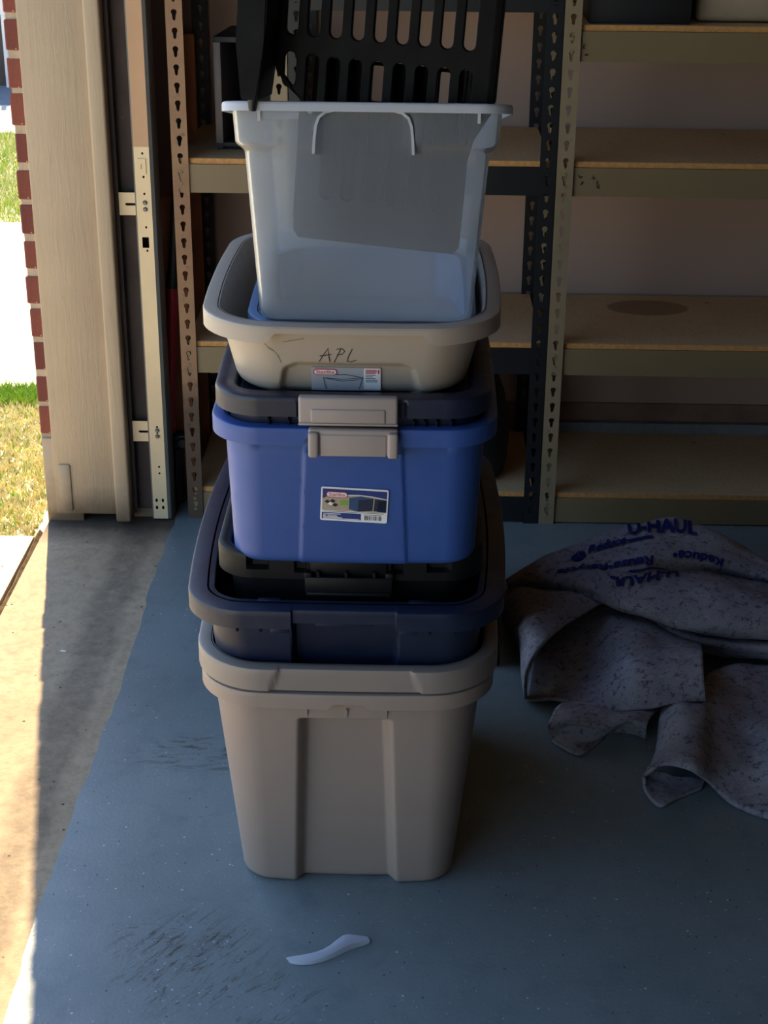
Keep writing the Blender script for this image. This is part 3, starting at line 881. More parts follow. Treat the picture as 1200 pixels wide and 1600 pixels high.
# --- 3: navy tote with a broad flat rim and a stepped grip in front
def feat8(x, z):
    return 0.020 * (1 - sstep(0.078, 0.084, abs(x))) * (1 - sstep(0.392, 0.398, z))
T8 = Tote(0.432, 0.640, 0.40, 0.085, 0.055, 0.04, bow=0.004, sbow=0.018, edge=0.010, feat=feat8)
t8 = place('storage_tote', T8, -0.1005, 0.556, 0.026, 'navy blue tote with broad flat rim nested in the grey tote')
T8.body(MAT['navy'], t8)
T8.rim(MAT['navy'], t8, 0.028, 0.032, inn=0.012, dropf=lambda x: 0.031 - 0.008 * (1 - sstep(0.079, 0.081, abs(x))), outf=lambda x, z: 0.006 * (1 - sstep(0.079, 0.082, abs(x))))
ribs(t8, T8, (-0.170, -0.133, 0.133, 0.170), 0.345, 0.375, 0.022, MAT['navy'])
box('grip_tab', (-0.045, 0.045, T8.fy(0, 0.37) - 0.030, T8.fy(0, 0.37) - 0.006, 0.364, 0.376), MAT['navy'], t8, bev=0.0015)
for sx in (-1, 1):
    box('grip_step', (sx * 0.118 - 0.018, sx * 0.118 + 0.018, -T8.L / 2 + 0.004, -T8.L / 2 + 0.014, 0.394, 0.4008), MAT['navy'], t8, bev=0.0015)
    box('grip_step', (sx * 0.100 - 0.014, sx * 0.100 + 0.014, T8.fy(0.11, 0.36) - 0.026, T8.fy(0.11, 0.36) - 0.001, 0.358, 0.372), MAT['navy'], t8, bev=0.0015)
# --- 4: black lidded tote with slots in the lid skirt and a black latch
def feat7(x, z):
    d = 0.0
    for c in (-0.147, 0.143):
        if abs(x - c) < 0.0205 and -0.026 < z < -0.009: d = 0.012
    for c in (-0.076, 0.076):
        if abs(x - c) < 0.009 and -0.030 < z < -0.008: d = 0.010
    return d
T7 = Tote(0.395, 0.53, 0.34, 0.10, 0.045, 0.03, bow=0.003, edge=0.010)
t7 = place('lidded_tote', T7, -0.0955, 0.616, 0.014, 'black lidded tote sunk into the navy tote below the blue one', front=2.235)
T7.body(MAT['black_plastic'], t7, n=14)
T7.lid(MAT['black_plastic'], t7, 0.014, 0.043, 0.004, 0.020, -0.012, feat=feat7)
lt = thing('latch'); lt.parent = t7
yb = -T7.L / 2 - 0.014 - 0.003
box('hinge_bar', (-0.060, 0.060, yb - 0.006, yb + 0.004, 0.316, 0.336), MAT['black_plastic'], lt, bev=0.002)
lp = box('latch_flap', (-0.0685, 0.0685, yb - 0.014, yb - 0.008, 0.283, 0.311), MAT['black_plastic'], lt, bev=0.002)
box('latch_lip', (-0.066, 0.066, yb - 0.017, yb - 0.010, 0.280, 0.286), MAT['black_plastic'], lt, bev=0.0015)
for x in (-0.048, -0.004, 0.040): box('hinge_knuckle', (x - 0.002, x + 0.002, yb - 0.012, yb, 0.304, 0.320), MAT['black_plastic'], lt)
for x in (-0.064, 0.064): box('hinge_ear', (x - 0.006, x + 0.006, yb - 0.012, yb + 0.001, 0.304, 0.318), MAT['black_plastic'], lt, bev=0.001)

# --- 5: royal blue tote with grey latch and paper label
def feat6(x, z):
    t = z / 0.228
    wi = 0.082 - 0.010 * t
    return -0.003 * (1 - sstep(wi - 0.001, wi + 0.003, abs(x))) * (1 - sstep(0.195, 0.20, z)) + 0.004 * (sstep(0.195, 0.199, z))
T6 = Tote(0.397, 0.55, 0.238, 0.040, 0.055, 0.045, bow=0.004, sbow=0.004, edge=0.012, feat=feat6)
t6 = place('storage_tote', T6, -0.0878, 0.8455, 0.017, 'bright royal blue tote with grey latch and paper label', front=2.20)
T6.body(MAT['blue'], t6)
T6.rim(MAT['blue'], t6, 0.018, 0.028, dropf=lambda x: 0.028 - 0.012 * (1 - sstep(0.072, 0.074, abs(x))))
def latch(parent, tote, cx, z0, z1, hw, yo, inner, mat=MAT['latch']):
    y = -tote.L / 2 - tote.bow - yo
    e = thing('latch'); e.parent = parent
    box('latch_plate', (cx - hw, cx + hw, y - 0.009, y + 0.006, z0, z1), mat, e, bev=0.0045, seg=3)
    if inner == 'raised':
        me = box_mesh('latch_panel', cx - hw + 0.017, cx + hw - 0.017, y - 0.0105, y - 0.002, z0 - 0.001, z1 - 0.008, bev=0.003, seg=3)
        link('latch_panel', me, mat, e)
        for sx in (-1, 1):
            box('latch_cheek', (cx + sx * (hw - 0.008) - 0.008, cx + sx * (hw - 0.008) + 0.008, y - 0.0155, y, z0 - 0.002, z1 - 0.004), mat, e, bev=0.004, seg=3)
    else:
        z2 = z1 - 0.018
        link('latch_panel', box_mesh('latch_panel', cx - hw + 0.018, cx + hw - 0.018, y - 0.0112, y - 0.004, z0 + 0.003, z2, bev=0.003, seg=3), mat, e)
        box('latch_foot', (cx - hw, cx + hw, y - 0.0108, y, z0 - 0.0005, z0 + 0.003), mat, e, bev=0.001)
    return e
latch(t6, T6, 0.001, 0.198, 0.2405, 0.067, 0.017, 'raised')

def logo(parent, cx, cz, w, y):
    h = w * 0.31
    link('logo_oval', plate('logo_oval', rrect2(cx, cz, w, h, h / 2 - 1e-4, 6), [], 0.0004), MAT['logo_red'], parent, loc=(0, y - 0.0003, 0))
    link('logo_field', plate('logo_field', rrect2(cx, cz, w * 0.92, h * 0.76, h * 0.38 - 1e-4, 6), [], 0.0004), MAT['logo_white'], parent, loc=(0, y - 0.0006, 0))
    link('lettering', text_mesh('Sterilite', h * 0.78), MAT['logo_red'], parent, loc=(cx, y - 0.0009, cz))

# label on the blue tote, tilted a little clockwise
lx, lz = 0.0015, 0.1065
loc, rot = rot_to_front(T6, lx, lz, off=0.0015)
lab = link('label', plate('label', rrect2(0, 0, 0.103, 0.057, 0.003), [], 0.0006), MAT['paper'], t6, loc=loc, rot=(rot[0], R(2.6), 0))
def patch(parent, x0, x1, z0, z1, mat, y, name='print_block'):
    link(name, plate(name, [(x0, z0), (x1, z0), (x1, z1), (x0, z1)], [], 0.0003), mat, parent, loc=(0, y, 0))
patch(lab, -0.049, 0.049, -0.011, 0.0255, MAT['print_wood'], -0.0005, 'print_photo')
link('print_sky', plate('print_sky', [(-0.049, 0.0255), (-0.049, 0.009), (-0.042, 0.0125), (-0.030, 0.0145), (-0.012, 0.017), (0.006, 0.018), (0.024, 0.017), (0.049, 0.013), (0.049, 0.0255)][::-1], [], 0.0003), MAT['print_navy'], lab, loc=(0, -0.0008, 0))
link('print_arc', plate('print_arc', [(-0.012, 0.017), (0.006, 0.018), (0.024, 0.017), (0.049, 0.013), (0.049, 0.0118), (0.024, 0.0158), (0.006, 0.0168), (-0.012, 0.0158)][::-1], [], 0.0003), MAT['paper'], lab, loc=(0, -0.0012, 0))
for pts, mk in (([(-0.008, -0.007), (0.006, -0.0105), (0.006, 0.0095), (-0.008, 0.012)], 'print_tub'), ([(0.006, -0.0105), (0.028, -0.008), (0.029, 0.0125), (0.006, 0.0095)], 'print_tub_dark'), ([(-0.009, 0.012), (0.006, 0.0095), (0.030, 0.0125), (0.010, 0.0155)], 'print_tub'), ([(0.030, -0.008), (0.049, -0.0095), (0.049, 0.011), (0.031, 0.0125)], 'print_tub_dark'), ([(0.036, -0.009), (0.049, -0.0095), (0.049, 0.010), (0.037, 0.009)], 'print_tub')):
    link('print_tub', plate('print_tub', pts, [], 0.0003), MAT[mk], lab, loc=(0, -0.0010, 0))
patch(lab, -0.022, -0.010, -0.001, 0.0075, MAT['print_green'], -0.0009)
for k, (x, z) in enumerate(((-0.042, 0.004), (-0.037, 0.001), (-0.034, 0.0055), (-0.030, -0.001))):
    link('print_block', plate('print_block', [(x - 0.004, z - 0.001), (x + 0.002, z - 0.003), (x + 0.005, z), (x, z + 0.003)], [], 0.0003), MAT['ink' if k != 1 else 'paper'], lab, loc=(0, -0.0009 - 0.0002 * k, 0))
patch(lab, -0.049, 0.011, -0.0255, -0.0145, MAT['print_navy'], -0.0005)
for k, (z, x1) in enumerate(((-0.0165, -0.020), (-0.0188, -0.026), (-0.0207, -0.024), (-0.0226, -0.018), (-0.0243, 0.009))):
    patch(lab, -0.047, x1, z - 0.0005, z + 0.0005, MAT['paper'], -0.0008, 'print_line')
patch(lab, -0.043, -0.040, -0.0208, -0.0184, MAT['logo_red'], -0.0009)
xb = 0.0165
rb = random.Random(5)
while xb < 0.043:
    wb = rb.choice((0.0004, 0.0008, 0.0013))
    patch(lab, xb, xb + wb, -0.0245, -0.017, MAT['ink'], -0.0005, 'barcode_bar')
    xb += wb + rb.choice((0.0006, 0.0010, 0.0016))
patch(lab, 0.015, 0.042, -0.0158, -0.0152, MAT['ink'], -0.0005, 'print_line')
patch(lab, -0.046, 0.046, -0.0128, -0.0122, MAT['ink'], -0.0005, 'print_line')
logo(lab, -0.027, 0.0168, 0.033, -0.0012)

# --- 6: navy lidded tote with grey latch nested in the blue one
def feat5(x, z):
    return 0.007 * (1 - sstep(0.078, 0.081, abs(x))) * (1 - sstep(-0.008, -0.005, z))
T5 = Tote(0.383, 0.53, 0.225, 0.085, 0.05, 0.035, bow=0.004, sbow=0.006, edge=0.010)
t5 = place('lidded_tote', T5, -0.0893, 0.891, 0.016, 'navy lidded tote with pale grey latch nested in the blue tote', front=2.20)
T5.body(MAT['navy_lid'], t5, n=14)
T5.lid(MAT['navy_lid'], t5, 0.016, 0.031, 0.003, 0.030, -0.012, feat=feat5)
latch(t5, T5, -0.005, 0.190, 0.2335, 0.0735, 0.020, 'low')
ribs(t5, T5, (-0.125, -0.095, 0.092, 0.108, 0.126, 0.148), 0.165, 0.190, 0.012, MAT['navy_lid'])

# --- 7: light grey tub with hand-written letters
def feat4(x, z):
    wi = 0.098 + 0.012 * (1 - z / 0.06)
    s = 1 - sstep(wi - 0.010, wi, abs(x + 0.001))
    return 0.012 * s * (1 - sstep(0.050, 0.062, z + 0.008 * sstep(0.075, 0.1, abs(x))))
T4 = Tote(0.392, 0.52, 0.126, 0.235, 0.080, 0.060, bow=0.009, sbow=0.012, edge=0.022, feat=feat4)
t4 = place('plastic_tub', T4, -0.0935, 1.0055, 0.020, 'light grey shallow tub with pen letters and label under the clear box', cat='tub', front=2.19)
T4.body(MAT['grey_tub'], t4, levels=[0.045, 0.050, 0.054, 0.058, 0.062], n=30)
T4.rim(MAT['grey_tub'], t4, 0.021, 0.027, dropf=lambda x: 0.011 + 0.016 * sstep(0.106, 0.120, abs(x)))
ap = [[(-0.045, 0.062), (-0.038, 0.074), (-0.031, 0.085), (-0.031, 0.074), (-0.029, 0.062)], [(-0.044, 0.0715), (-0.036, 0.0725), (-0.027, 0.0745)],
      [(-0.023, 0.061), (-0.018, 0.072), (-0.013, 0.0835)], [(-0.019, 0.083), (-0.011, 0.0845), (-0.007, 0.080), (-0.011, 0.075), (-0.019, 0.0735)],
      [(0.004, 0.084), (-0.001, 0.073), (-0.004, 0.0635), (0.002, 0.0625), (0.010, 0.0655)]]
ribbon('handwriting', ap, 0.0013, MAT['ink'], t4, T4.fy, 0.0007)
st = [[(-0.125, 0.090), (-0.118, 0.080), (-0.112, 0.078), (-0.104, 0.068)], [(-0.120, 0.084), (-0.112, 0.079)], [(-0.098, 0.093), (-0.08, 0.097), (-0.066, 0.1)], [(-0.106, 0.07), (-0.101, 0.058)]]
ribbon('scratch_marks', st, 0.0005, MAT['ink'], t4, T4.fy, 0.0007)
loc, rot = rot_to_front(T4, -0.006, 0.029, off=0.0016)
lab = link('label', plate('label', rrect2(0, 0, 0.104, 0.040, 0.001), [], 0.0005), MAT['paper_grey'], t4, loc=loc, rot=rot)
link('info_panel', plate('info_panel', rrect2(0.039, 0.001, 0.025, 0.037, 0.002), [], 0.0004), MAT['paper'], lab, loc=(0, -0.0005, 0))
logo(lab, -0.031, 0.0125, 0.036, -0.0005)
for z, x1 in ((0.0165, 0.046), (0.0140, 0.046), (0.0115, 0.044)): patch(lab, 0.029, x1, z - 0.0008, z + 0.0008, MAT['logo_red'], -0.0009, 'print_line')
for z, x1 in ((0.0080, 0.044), (0.0050, 0.040), (0.002, 0.044), (-0.001, 0.047), (-0.004, 0.047)): patch(lab, 0.029, x1, z - 0.0005, z + 0.0005, MAT['print_tub'], -0.0009, 'print_line')
patch(lab, 0.0475, 0.0495, 0.0105, 0.0175, MAT['logo_red'], -0.0009, 'print_line')
ribbon('print_drawing', [[(-0.035, 0.003), (-0.02, -0.001), (-0.005, -0.003), (0.015, -0.001), (0.026, 0.003)], [(-0.020, 0.008), (0.0, 0.0085), (0.026, 0.003)], [(-0.034, 0.003), (-0.030, -0.018)], [(0.025, 0.003), (0.019, -0.018)], [(-0.030, 0.002), (-0.005, 0.0), (0.022, 0.003)]], 0.0009, MAT['print_tub'], lab, lambda x, z: -0.0006)

# --- 8: slate blue tray lying in the tub
T3 = Tote(0.312, 0.44, 0.110, 0.25, 0.075, 0.05, bow=0.004, sbow=0.005, edge=0.015, th=0.003)
t3 = thing('shallow_tray', (-0.079, 2.222 + 0.22 + 0.02, 0.8838), label='slate blue tray lying inside the light grey tub', cat='tray')
T3.body(MAT['tray'], t3, n=12)
T3.rim(MAT['tray'], t3, 0.014, 0.010)
bm = bmesh.new()
pts = ring(0.245, 0.365, 0.03)
a = [bm.verts.new((x, y, 0.0035)) for x, y, f in pts]; b = [bm.verts.new((x, y, 0.0235)) for x, y, f in pts]
for k in range(len(a)): bm.faces.new((a[k], a[(k + 1) % len(a)], b[(k + 1) % len(a)], b[k]))
bm.faces.new(a[::-1]); bm.faces.new(b)
link('raised_floor', bm_mesh(bm, 'raised_floor'), MAT['tray'], t3, smooth=40)

# --- 9: clear box, leaning back in the tray
def step2(z):
    return 0.011 * (1 - sstep(0.244, 0.258, z))
def feat2(x, z):
    # grip arch: the shoulder ledge is interrupted between the two posts of the arch
    w_ = 0.0705 + 0.0 * z
    inside = 1 - sstep(w_ - 0.003, w_ + 0.003, abs(x + 0.004) + 0.030 * sstep(0.285, 0.306, z) * 0.6)
    return 0.011 * inside * sstep(0.242, 0.257, z)
T2 = Tote(0.386, 0.50, 0.313, 0.085, 0.035, 0.030, bow=0.003, edge=0.016, feat=feat2, step=step2, th=0.0022)
TILT = R(-11.5)
base_front = T2.L / 2 - T2.inset(0.016) - 0.0
t2 = thing('clear_storage_box', (-0.0710, 2.231 + base_front * math.cos(TILT), 0.9985 + base_front * math.sin(TILT)), rot=(TILT, 0, R(0.0)), label='clear translucent plastic box leaning back on top of the stack', cat='storage box')
T2.body(MAT['clear'], t2, levels=[0.244, 0.248, 0.251, 0.254, 0.258], n=40)
T2.rim(MAT['milky'], t2, 0.014, 0.0135, dropf=lambda x: 0.0135)
for sx in (-0.151, 0.158):
    ribs(t2, T2, (sx,), 0.286, 0.301, 0.004, MAT['milky'], w=0.004)
arch = [(-0.0745, 0.242), (-0.0735, 0.262), (-0.0715, 0.280), (-0.067, 0.292), (-0.058, 0.299), (-0.046, 0.302), (0.038, 0.302), (0.050, 0.299), (0.059, 0.292), (0.0635, 0.280), (0.0655, 0.262), (0.0665, 0.242)]
bm = bmesh.new()
rings_ = []
for i, (x, z) in enumerate(arch):
    y = T2.fy(x + (0.012 if x > 0 else -0.012), max(z, 0.259))
    p0, p1 = arch[max(i - 1, 0)], arch[min(i + 1, len(arch) - 1)]
    d = Vector((p1[0] - p0[0], 0, p1[1] - p0[1])).normalized()
    nrm = Vector((-d.z, 0, d.x)) * 0.0019
    rings_.append([bm.verts.new(Vector((x, y + yy, z)) + nrm * s_) for yy, s_ in ((-0.0012, -1), (-0.0012, 1), (0.0090, 1), (0.0090, -1))])
for a, b in zip(rings_, rings_[1:]):
    for k in range(4): bm.faces.new((a[k], a[(k + 1) % 4], b[(k + 1) % 4], b[k]))
bm.faces.new(rings_[0]); bm.faces.new(rings_[-1])
link('grip_arch', bm_mesh(bm, 'grip_arch'), MAT['milky'], t2, smooth=50)

# --- 10: black slatted resin panel with a leg, standing in the clear box
t1 = thing('slatted_panel', (-0.0535, 2.300, 1.388), rot=(R(-4), R(3.3), R(-9)), label='black slatted plastic table panel standing upright in the clear box', cat='panel')
PITCH = 0.0316
outer = [(-0.152, 0.36), (-0.152, -0.040), (-0.108, -0.090), (-0.108, -0.275), (-0.100, -0.285), (0.130, -0.285), (0.138, -0.275), (0.138, -0.150), (0.144, -0.122), (0.168, -0.078), (0.168, 0.36)]
holes = []
for k in range(9):
    x = (k - 4) * PITCH
    holes.append(capsule(x, 0.14, 0.0175, 0.28))
    if k == 0: holes.append(capsule(x, -0.047, 0.0175, 0.048))
    elif k == 1: holes.append(capsule(x + 0.001, -0.066, 0.0175, 0.084))
    elif k == 8: holes.append(capsule(x, -0.078, 0.0175, 0.106))
    else: holes.append(capsule(x, -0.125, 0.0175, 0.200))
link('slat_sheet', plate('slat_sheet', outer, holes, 0.012, bev=0.0018), MAT['table_plastic'], t1, smooth=40)
link('back_apron', plate('back_apron', [(-0.10, -0.030), (-0.10, -0.27), (0.10, -0.27), (0.10, -0.030)], [rrect2(-0.004, -0.060, 0.020, 0.05, 0.003), rrect2(0.091, -0.060, 0.014, 0.05, 0.003)], 0.004), MAT['table_plastic'], t1, loc=(0, 0.040, 0))
for x in (0.118, 0.124, 0.130):
    box('stiffener', (x - 0.0012, x + 0.0012, 0.006, 0.040, -0.15, -0.028), MAT['table_plastic'], t1)
for k in range(8):
    x = (k - 3.5) * PITCH
    box('stiffener', (x - 0.0012, x + 0.0012, 0.006, 0.038, -0.26, -0.022), MAT['table_plastic'], t1)
box('edge_flange', (0.156, 0.168, -0.006, 0.030, -0.070, 0.36), MAT['table_plastic'], t1, bev=0.002)
# the leg, in front of the sheet at its left edge
bm = bmesh.new()
prof = [(0.34, -0.182, -0.140), (0.02, -0.185, -0.1445), (-0.010, -0.186, -0.146), (-0.084, -0.1755, -0.152), (-0.086, -0.174, -0.153)]
lo = []
for z, xa, xb in prof:
    lo.append([bm.verts.new(p) for p in ((xa, -0.088, z), (xb, -0.088, z), (xb, 0.004, z), (xa + 0.012, 0.004, z))])
for a, b in zip(lo, lo[1:]):
    for k in range(4): bm.faces.new((a[k], a[(k + 1) % 4], b[(k + 1) % 4], b[k]))
bm.faces.new(lo[0]); bm.faces.new(lo[-1])
bmesh.ops.bevel(bm, geom=[e for e in bm.edges if abs(e.verts[0].co.z - e.verts[1].co.z) > 0.02], offset=0.002, segments=2, affect='EDGES')
lg = link('leg', bm_mesh(bm, 'leg'), MAT['table_plastic'], t1, smooth=40)
bm = bmesh.new()
bmesh.ops.create_cone(bm, cap_ends=True, segments=10, radius1=0.005, radius2=0.0075, depth=0.016, matrix=Matrix.Translation((-0.1590, -0.081, -0.093)))
link('foot', bm_mesh(bm, 'foot'), MAT['black_rubber'], lg, smooth=40)

# --- black lid standing on edge against the right of the stack
t = thing('tote_lid', (0.186, 2.985, 0.002), rot=(0, R(-3.5), R(3.0)), label='black lid standing on edge against the right side of the stack', cat='lid')
me = box_mesh('lid_panel', -0.006, 0.006, 0.0, 0.40, 0, 0.33, bev=0.005, seg=3)
link('lid_panel', me, MAT['black_plastic'], t)
box('lid_edge', (-0.012, 0.012, -0.004, 0.006, 0.0, 0.335), MAT['black_plastic'], t, bev=0.003)

# ================================================================== moving blanket heaped on the floor
SHEETS = {
    'A': [
        [(0.234, 3.335, 0), (0.322, 3.405, 0), (0.438, 3.497, 0), (0.555, 3.567, 0), (0.672, 3.609, 0), (0.776, 3.561, 0), (0.867, 3.461, 0), (0.953, 3.362, 0)],
        [(0.22, 3.232, 0.08), (0.306, 3.26, 0.12), (0.407, 3.274, 0.16), (0.508, 3.293, 0.19), (0.613, 3.318, 0.2), (0.712, 3.286, 0.17), (0.806, 3.231, 0.14), (0.896, 3.172, 0.12)],
        [(0.221, 3.203, 0.085), (0.301, 3.196, 0.13), (0.399, 3.197, 0.165), (0.498, 3.208, 0.19), (0.598, 3.214, 0.2), (0.696, 3.197, 0.18), (0.792, 3.165, 0.15), (0.88, 3.105, 0.13)],
        [(0.226, 3.203, 0.08), (0.299, 3.171, 0.125), (0.395, 3.146, 0.155), (0.489, 3.131, 0.18), (0.589, 3.15, 0.185), (0.69, 3.156, 0.165), (0.787, 3.135, 0.14), (0.875, 3.079, 0.12)],
        [(0.229, 3.207, 0.075), (0.299, 3.159, 0.12), (0.391, 3.102, 0.15), (0.485, 3.082, 0.165), (0.591, 3.144, 0.155), (0.695, 3.166, 0.135), (0.79, 3.137, 0.12), (0.87, 3.053, 0.11)],
        [(0.232, 3.211, 0.07), (0.299, 3.16, 0.11), (0.389, 3.076, 0.14), (0.479, 3.032, 0.155), (0.577, 3.055, 0.165), (0.672, 3.048, 0.16), (0.764, 3.023, 0.15), (0.853, 2.986, 0.13)],
        [(0.236, 3.221, 0.06), (0.303, 3.161, 0.1), (0.39, 3.078, 0.125), (0.477, 3.002, 0.14), (0.568, 2.98, 0.15), (0.657, 2.955, 0.15), (0.75, 2.949, 0.14), (0.842, 2.933, 0.12)],
        [(0.242, 3.241, 0.045), (0.309, 3.175, 0.085), (0.392, 3.089, 0.11), (0.48, 3.015, 0.11), (0.568, 2.964, 0.11), (0.659, 2.943, 0.105), (0.753, 2.939, 0.1), (0.848, 2.937, 0.08)],
        [(0.249, 3.274, 0.03), (0.318, 3.23, 0.06), (0.402, 3.173, 0.075), (0.495, 3.115, 0.07), (0.592, 3.092, 0.06), (0.689, 3.085, 0.05), (0.785, 3.077, 0.05), (0.879, 3.052, 0.04)],
    ],
    'G': [
        [(0.487, 3.106, 0.07), (0.582, 3.035, 0.075), (0.672, 2.998, 0.075), (0.763, 2.979, 0.075), (0.851, 2.946, 0.075)],
        [(0.482, 3.069, 0.08), (0.574, 2.987, 0.085), (0.662, 2.949, 0.085), (0.753, 2.93, 0.085), (0.84, 2.901, 0.08)],
        [(0.489, 3.064, 0.07), (0.575, 2.986, 0.07), (0.665, 2.954, 0.065), (0.755, 2.93, 0.065), (0.843, 2.904, 0.06)],
        [(0.509, 3.1, 0.045), (0.582, 3.018, 0.045), (0.672, 2.977, 0.04), (0.762, 2.953, 0.04), (0.849, 2.918, 0.04)],
        [(0.521, 3.171, 0.01), (0.596, 3.096, 0.01), (0.688, 3.056, 0.01), (0.781, 3.031, 0.01), (0.869, 2.993, 0.01)],
    ],
    'B': [
        [(0.225, 3.214, 0.07), (0.272, 3.16, 0.095), (0.326, 3.136, 0.105), (0.38, 3.11, 0.11), (0.429, 3.072, 0.11)],
        [(0.211, 3.176, 0.06), (0.253, 3.088, 0.1), (0.299, 3.058, 0.11), (0.344, 3.046, 0.108), (0.391, 3.048, 0.1)],
        [(0.212, 3.119, 0.03), (0.238, 3.009, 0.085), (0.265, 2.962, 0.105), (0.292, 2.951, 0.105), (0.322, 2.97, 0.1)],
        [(0.241, 3.018, 0.03), (0.247, 2.959, 0.06), (0.254, 2.909, 0.085), (0.264, 2.877, 0.1), (0.279, 2.893, 0.1)],
        [(0.241, 2.898, 0.02), (0.24, 2.847, 0.05), (0.24, 2.823, 0.07), (0.241, 2.812, 0.085), (0.247, 2.83, 0.09)],
        [(0.244, 2.836, 0.003), (0.242, 2.815, 0.02), (0.24, 2.8, 0.04), (0.239, 2.8, 0.055), (0.239, 2.807, 0.07)],
    ],
    'C': [
        [(0.274, 3.016, 0), (0.358, 3.125, 0.03), (0.439, 3.118, 0.075), (0.502, 3.063, 0.08), (0.568, 3.035, 0.07), (0.632, 3.016, 0.05)],
        [(0.26, 2.947, 0), (0.347, 3.062, 0.008), (0.418, 3.042, 0.06), (0.474, 2.952, 0.09), (0.543, 2.916, 0.09), (0.605, 2.878, 0.1)],
        [(0.253, 2.893, 0), (0.333, 2.977, 0), (0.398, 2.959, 0.035), (0.454, 2.837, 0.09), (0.527, 2.81, 0.11), (0.595, 2.816, 0.12)],
        [(0.248, 2.859, 0), (0.322, 2.882, 0.008), (0.386, 2.839, 0.035), (0.452, 2.765, 0.08), (0.519, 2.751, 0.1), (0.586, 2.743, 0.115)],
        [(0.246, 2.832, 0.004), (0.315, 2.805, 0.022), (0.389, 2.742, 0.03), (0.462, 2.719, 0.05), (0.524, 2.723, 0.065), (0.59, 2.724, 0.075)],
    ],
    'D': [
        [(0.325, 2.808, 0.02), (0.368, 2.785, 0.02), (0.419, 2.772, 0.02), (0.469, 2.767, 0.03), (0.523, 2.784, 0.03)],
        [(0.303, 2.753, 0.035), (0.351, 2.727, 0.04), (0.405, 2.714, 0.04), (0.455, 2.717, 0.045), (0.49, 2.719, 0.045)],
        [(0.279, 2.683, 0.045), (0.337, 2.674, 0.05), (0.388, 2.675, 0.045), (0.438, 2.679, 0.055), (0.47, 2.68, 0.045)],
        [(0.278, 2.683, 0.03), (0.333, 2.684, 0.035), (0.389, 2.677, 0.03), (0.433, 2.689, 0.04), (0.472, 2.687, 0.008)],
        [(0.282, 2.69, 0.008), (0.32, 2.668, 0.008), (0.37, 2.682, 0.006), (0.417, 2.72, 0.004), (0.462, 2.709, 0)],
        [(0.293, 2.67, 0), (0.335, 2.633, 0), (0.371, 2.668, 0), (0.408, 2.712, 0), (0.446, 2.718, 0)],
    ],
    'E': [
        [(0.517, 2.767, 0.04), (0.542, 2.754, 0.06), (0.572, 2.741, 0.06), (0.619, 2.861, 0.05), (0.688, 2.917, 0.04), (0.755, 2.92, 0.04), (0.844, 2.899, 0.04)],
        [(0.499, 2.698, 0.04), (0.529, 2.676, 0.075), (0.563, 2.655, 0.08), (0.61, 2.742, 0.06), (0.676, 2.786, 0.05), (0.745, 2.809, 0.05), (0.819, 2.791, 0.05)],
        [(0.485, 2.625, 0.03), (0.508, 2.574, 0.075), (0.548, 2.564, 0.085), (0.594, 2.62, 0.055), (0.662, 2.673, 0.045), (0.724, 2.679, 0.06), (0.792, 2.676, 0.06)],
        [(0.463, 2.553, 0.03), (0.488, 2.515, 0.07), (0.531, 2.49, 0.08), (0.58, 2.535, 0.045), (0.651, 2.574, 0.035), (0.703, 2.572, 0.055), (0.78, 2.589, 0.05)],
        [(0.446, 2.525, 0.02), (0.475, 2.501, 0.065), (0.522, 2.48, 0.07), (0.57, 2.505, 0.025), (0.605, 2.471, 0.006), (0.663, 2.431, 0), (0.744, 2.401, 0)],
    ],
    'H': [
        [(0.457, 2.536, 0.036), (0.482, 2.552, 0.02), (0.506, 2.547, 0.012), (0.541, 2.553, 0.006), (0.569, 2.555, 0)],
        [(0.45, 2.535, 0.022), (0.466, 2.533, 0.008), (0.494, 2.52, 0.003), (0.532, 2.529, 0.002), (0.563, 2.537, 0)],
        [(0.445, 2.523, 0.02), (0.448, 2.496, 0.004), (0.471, 2.463, 0), (0.513, 2.494, 0), (0.557, 2.524, 0)],
    ],
}
def cr(p0, p1, p2, p3, t):
    return 0.5 * ((2 * p1) + (p2 - p0) * t + (2 * p0 - 5 * p1 + 4 * p2 - p3) * t * t + (3 * p1 - p0 - 3 * p2 + p3) * t * t * t)
def cr_eval(pts, u):
    n = len(pts)
    i = min(int(u), n - 2); t = u - i
    p1, p2 = pts[i], pts[i + 1]
    p0 = pts[i - 1] if i else p1 * 2 - p2
    p3 = pts[i + 2] if i + 2 < n else p2 * 2 - p1
    return cr(p0, p1, p2, p3, t)
def sheet_eval(rows, u, v):
    return cr_eval([cr_eval(r, u) for r in rows], v)
from mathutils import noise as mnoise
bl = thing('moving_blanket', (0.55, 3.0, 0), label='grey felt moving blanket with blue print heaped on the floor at right', cat='blanket')
ORG = Vector((0.55, 3.0, 0))
bm = bmesh.new()
ROWS = {}
SUB = 10
for key, rows in SHEETS.items():
    rows = [[Vector(p) for p in r] for r in rows]
    ROWS[key] = rows
    nu, nv = (len(rows[0]) - 1) * SUB, (len(rows) - 1) * SUB
    g = []
    for j in range(nv + 1):
        line = []
        for i in range(nu + 1):
            p = sheet_eval(rows, i / SUB, j / SUB)
            q = mnoise.noise(p * 9) * 0.010 + mnoise.noise(p * 24) * 0.004
            p = p + Vector((0, 0, q))
            p.z = max(p.z, 0.002) + 0.004
            line.append(bm.verts.new(p - ORG))
        g.append(line)
    for j in range(nv):
        for i in range(nu):
            bm.faces.new((g[j][i], g[j + 1][i], g[j + 1][i + 1], g[j][i + 1]))
me = bm_mesh(bm, 'felt_cloth', recalc=False)
for p in me.polygons: p.use_smooth = True
cl = link('felt_cloth', me, MAT['felt'], bl)
sol = cl.modifiers.new('thickness', 'SOLIDIFY')
sol.thickness = 0.007
sol.offset = 0.0

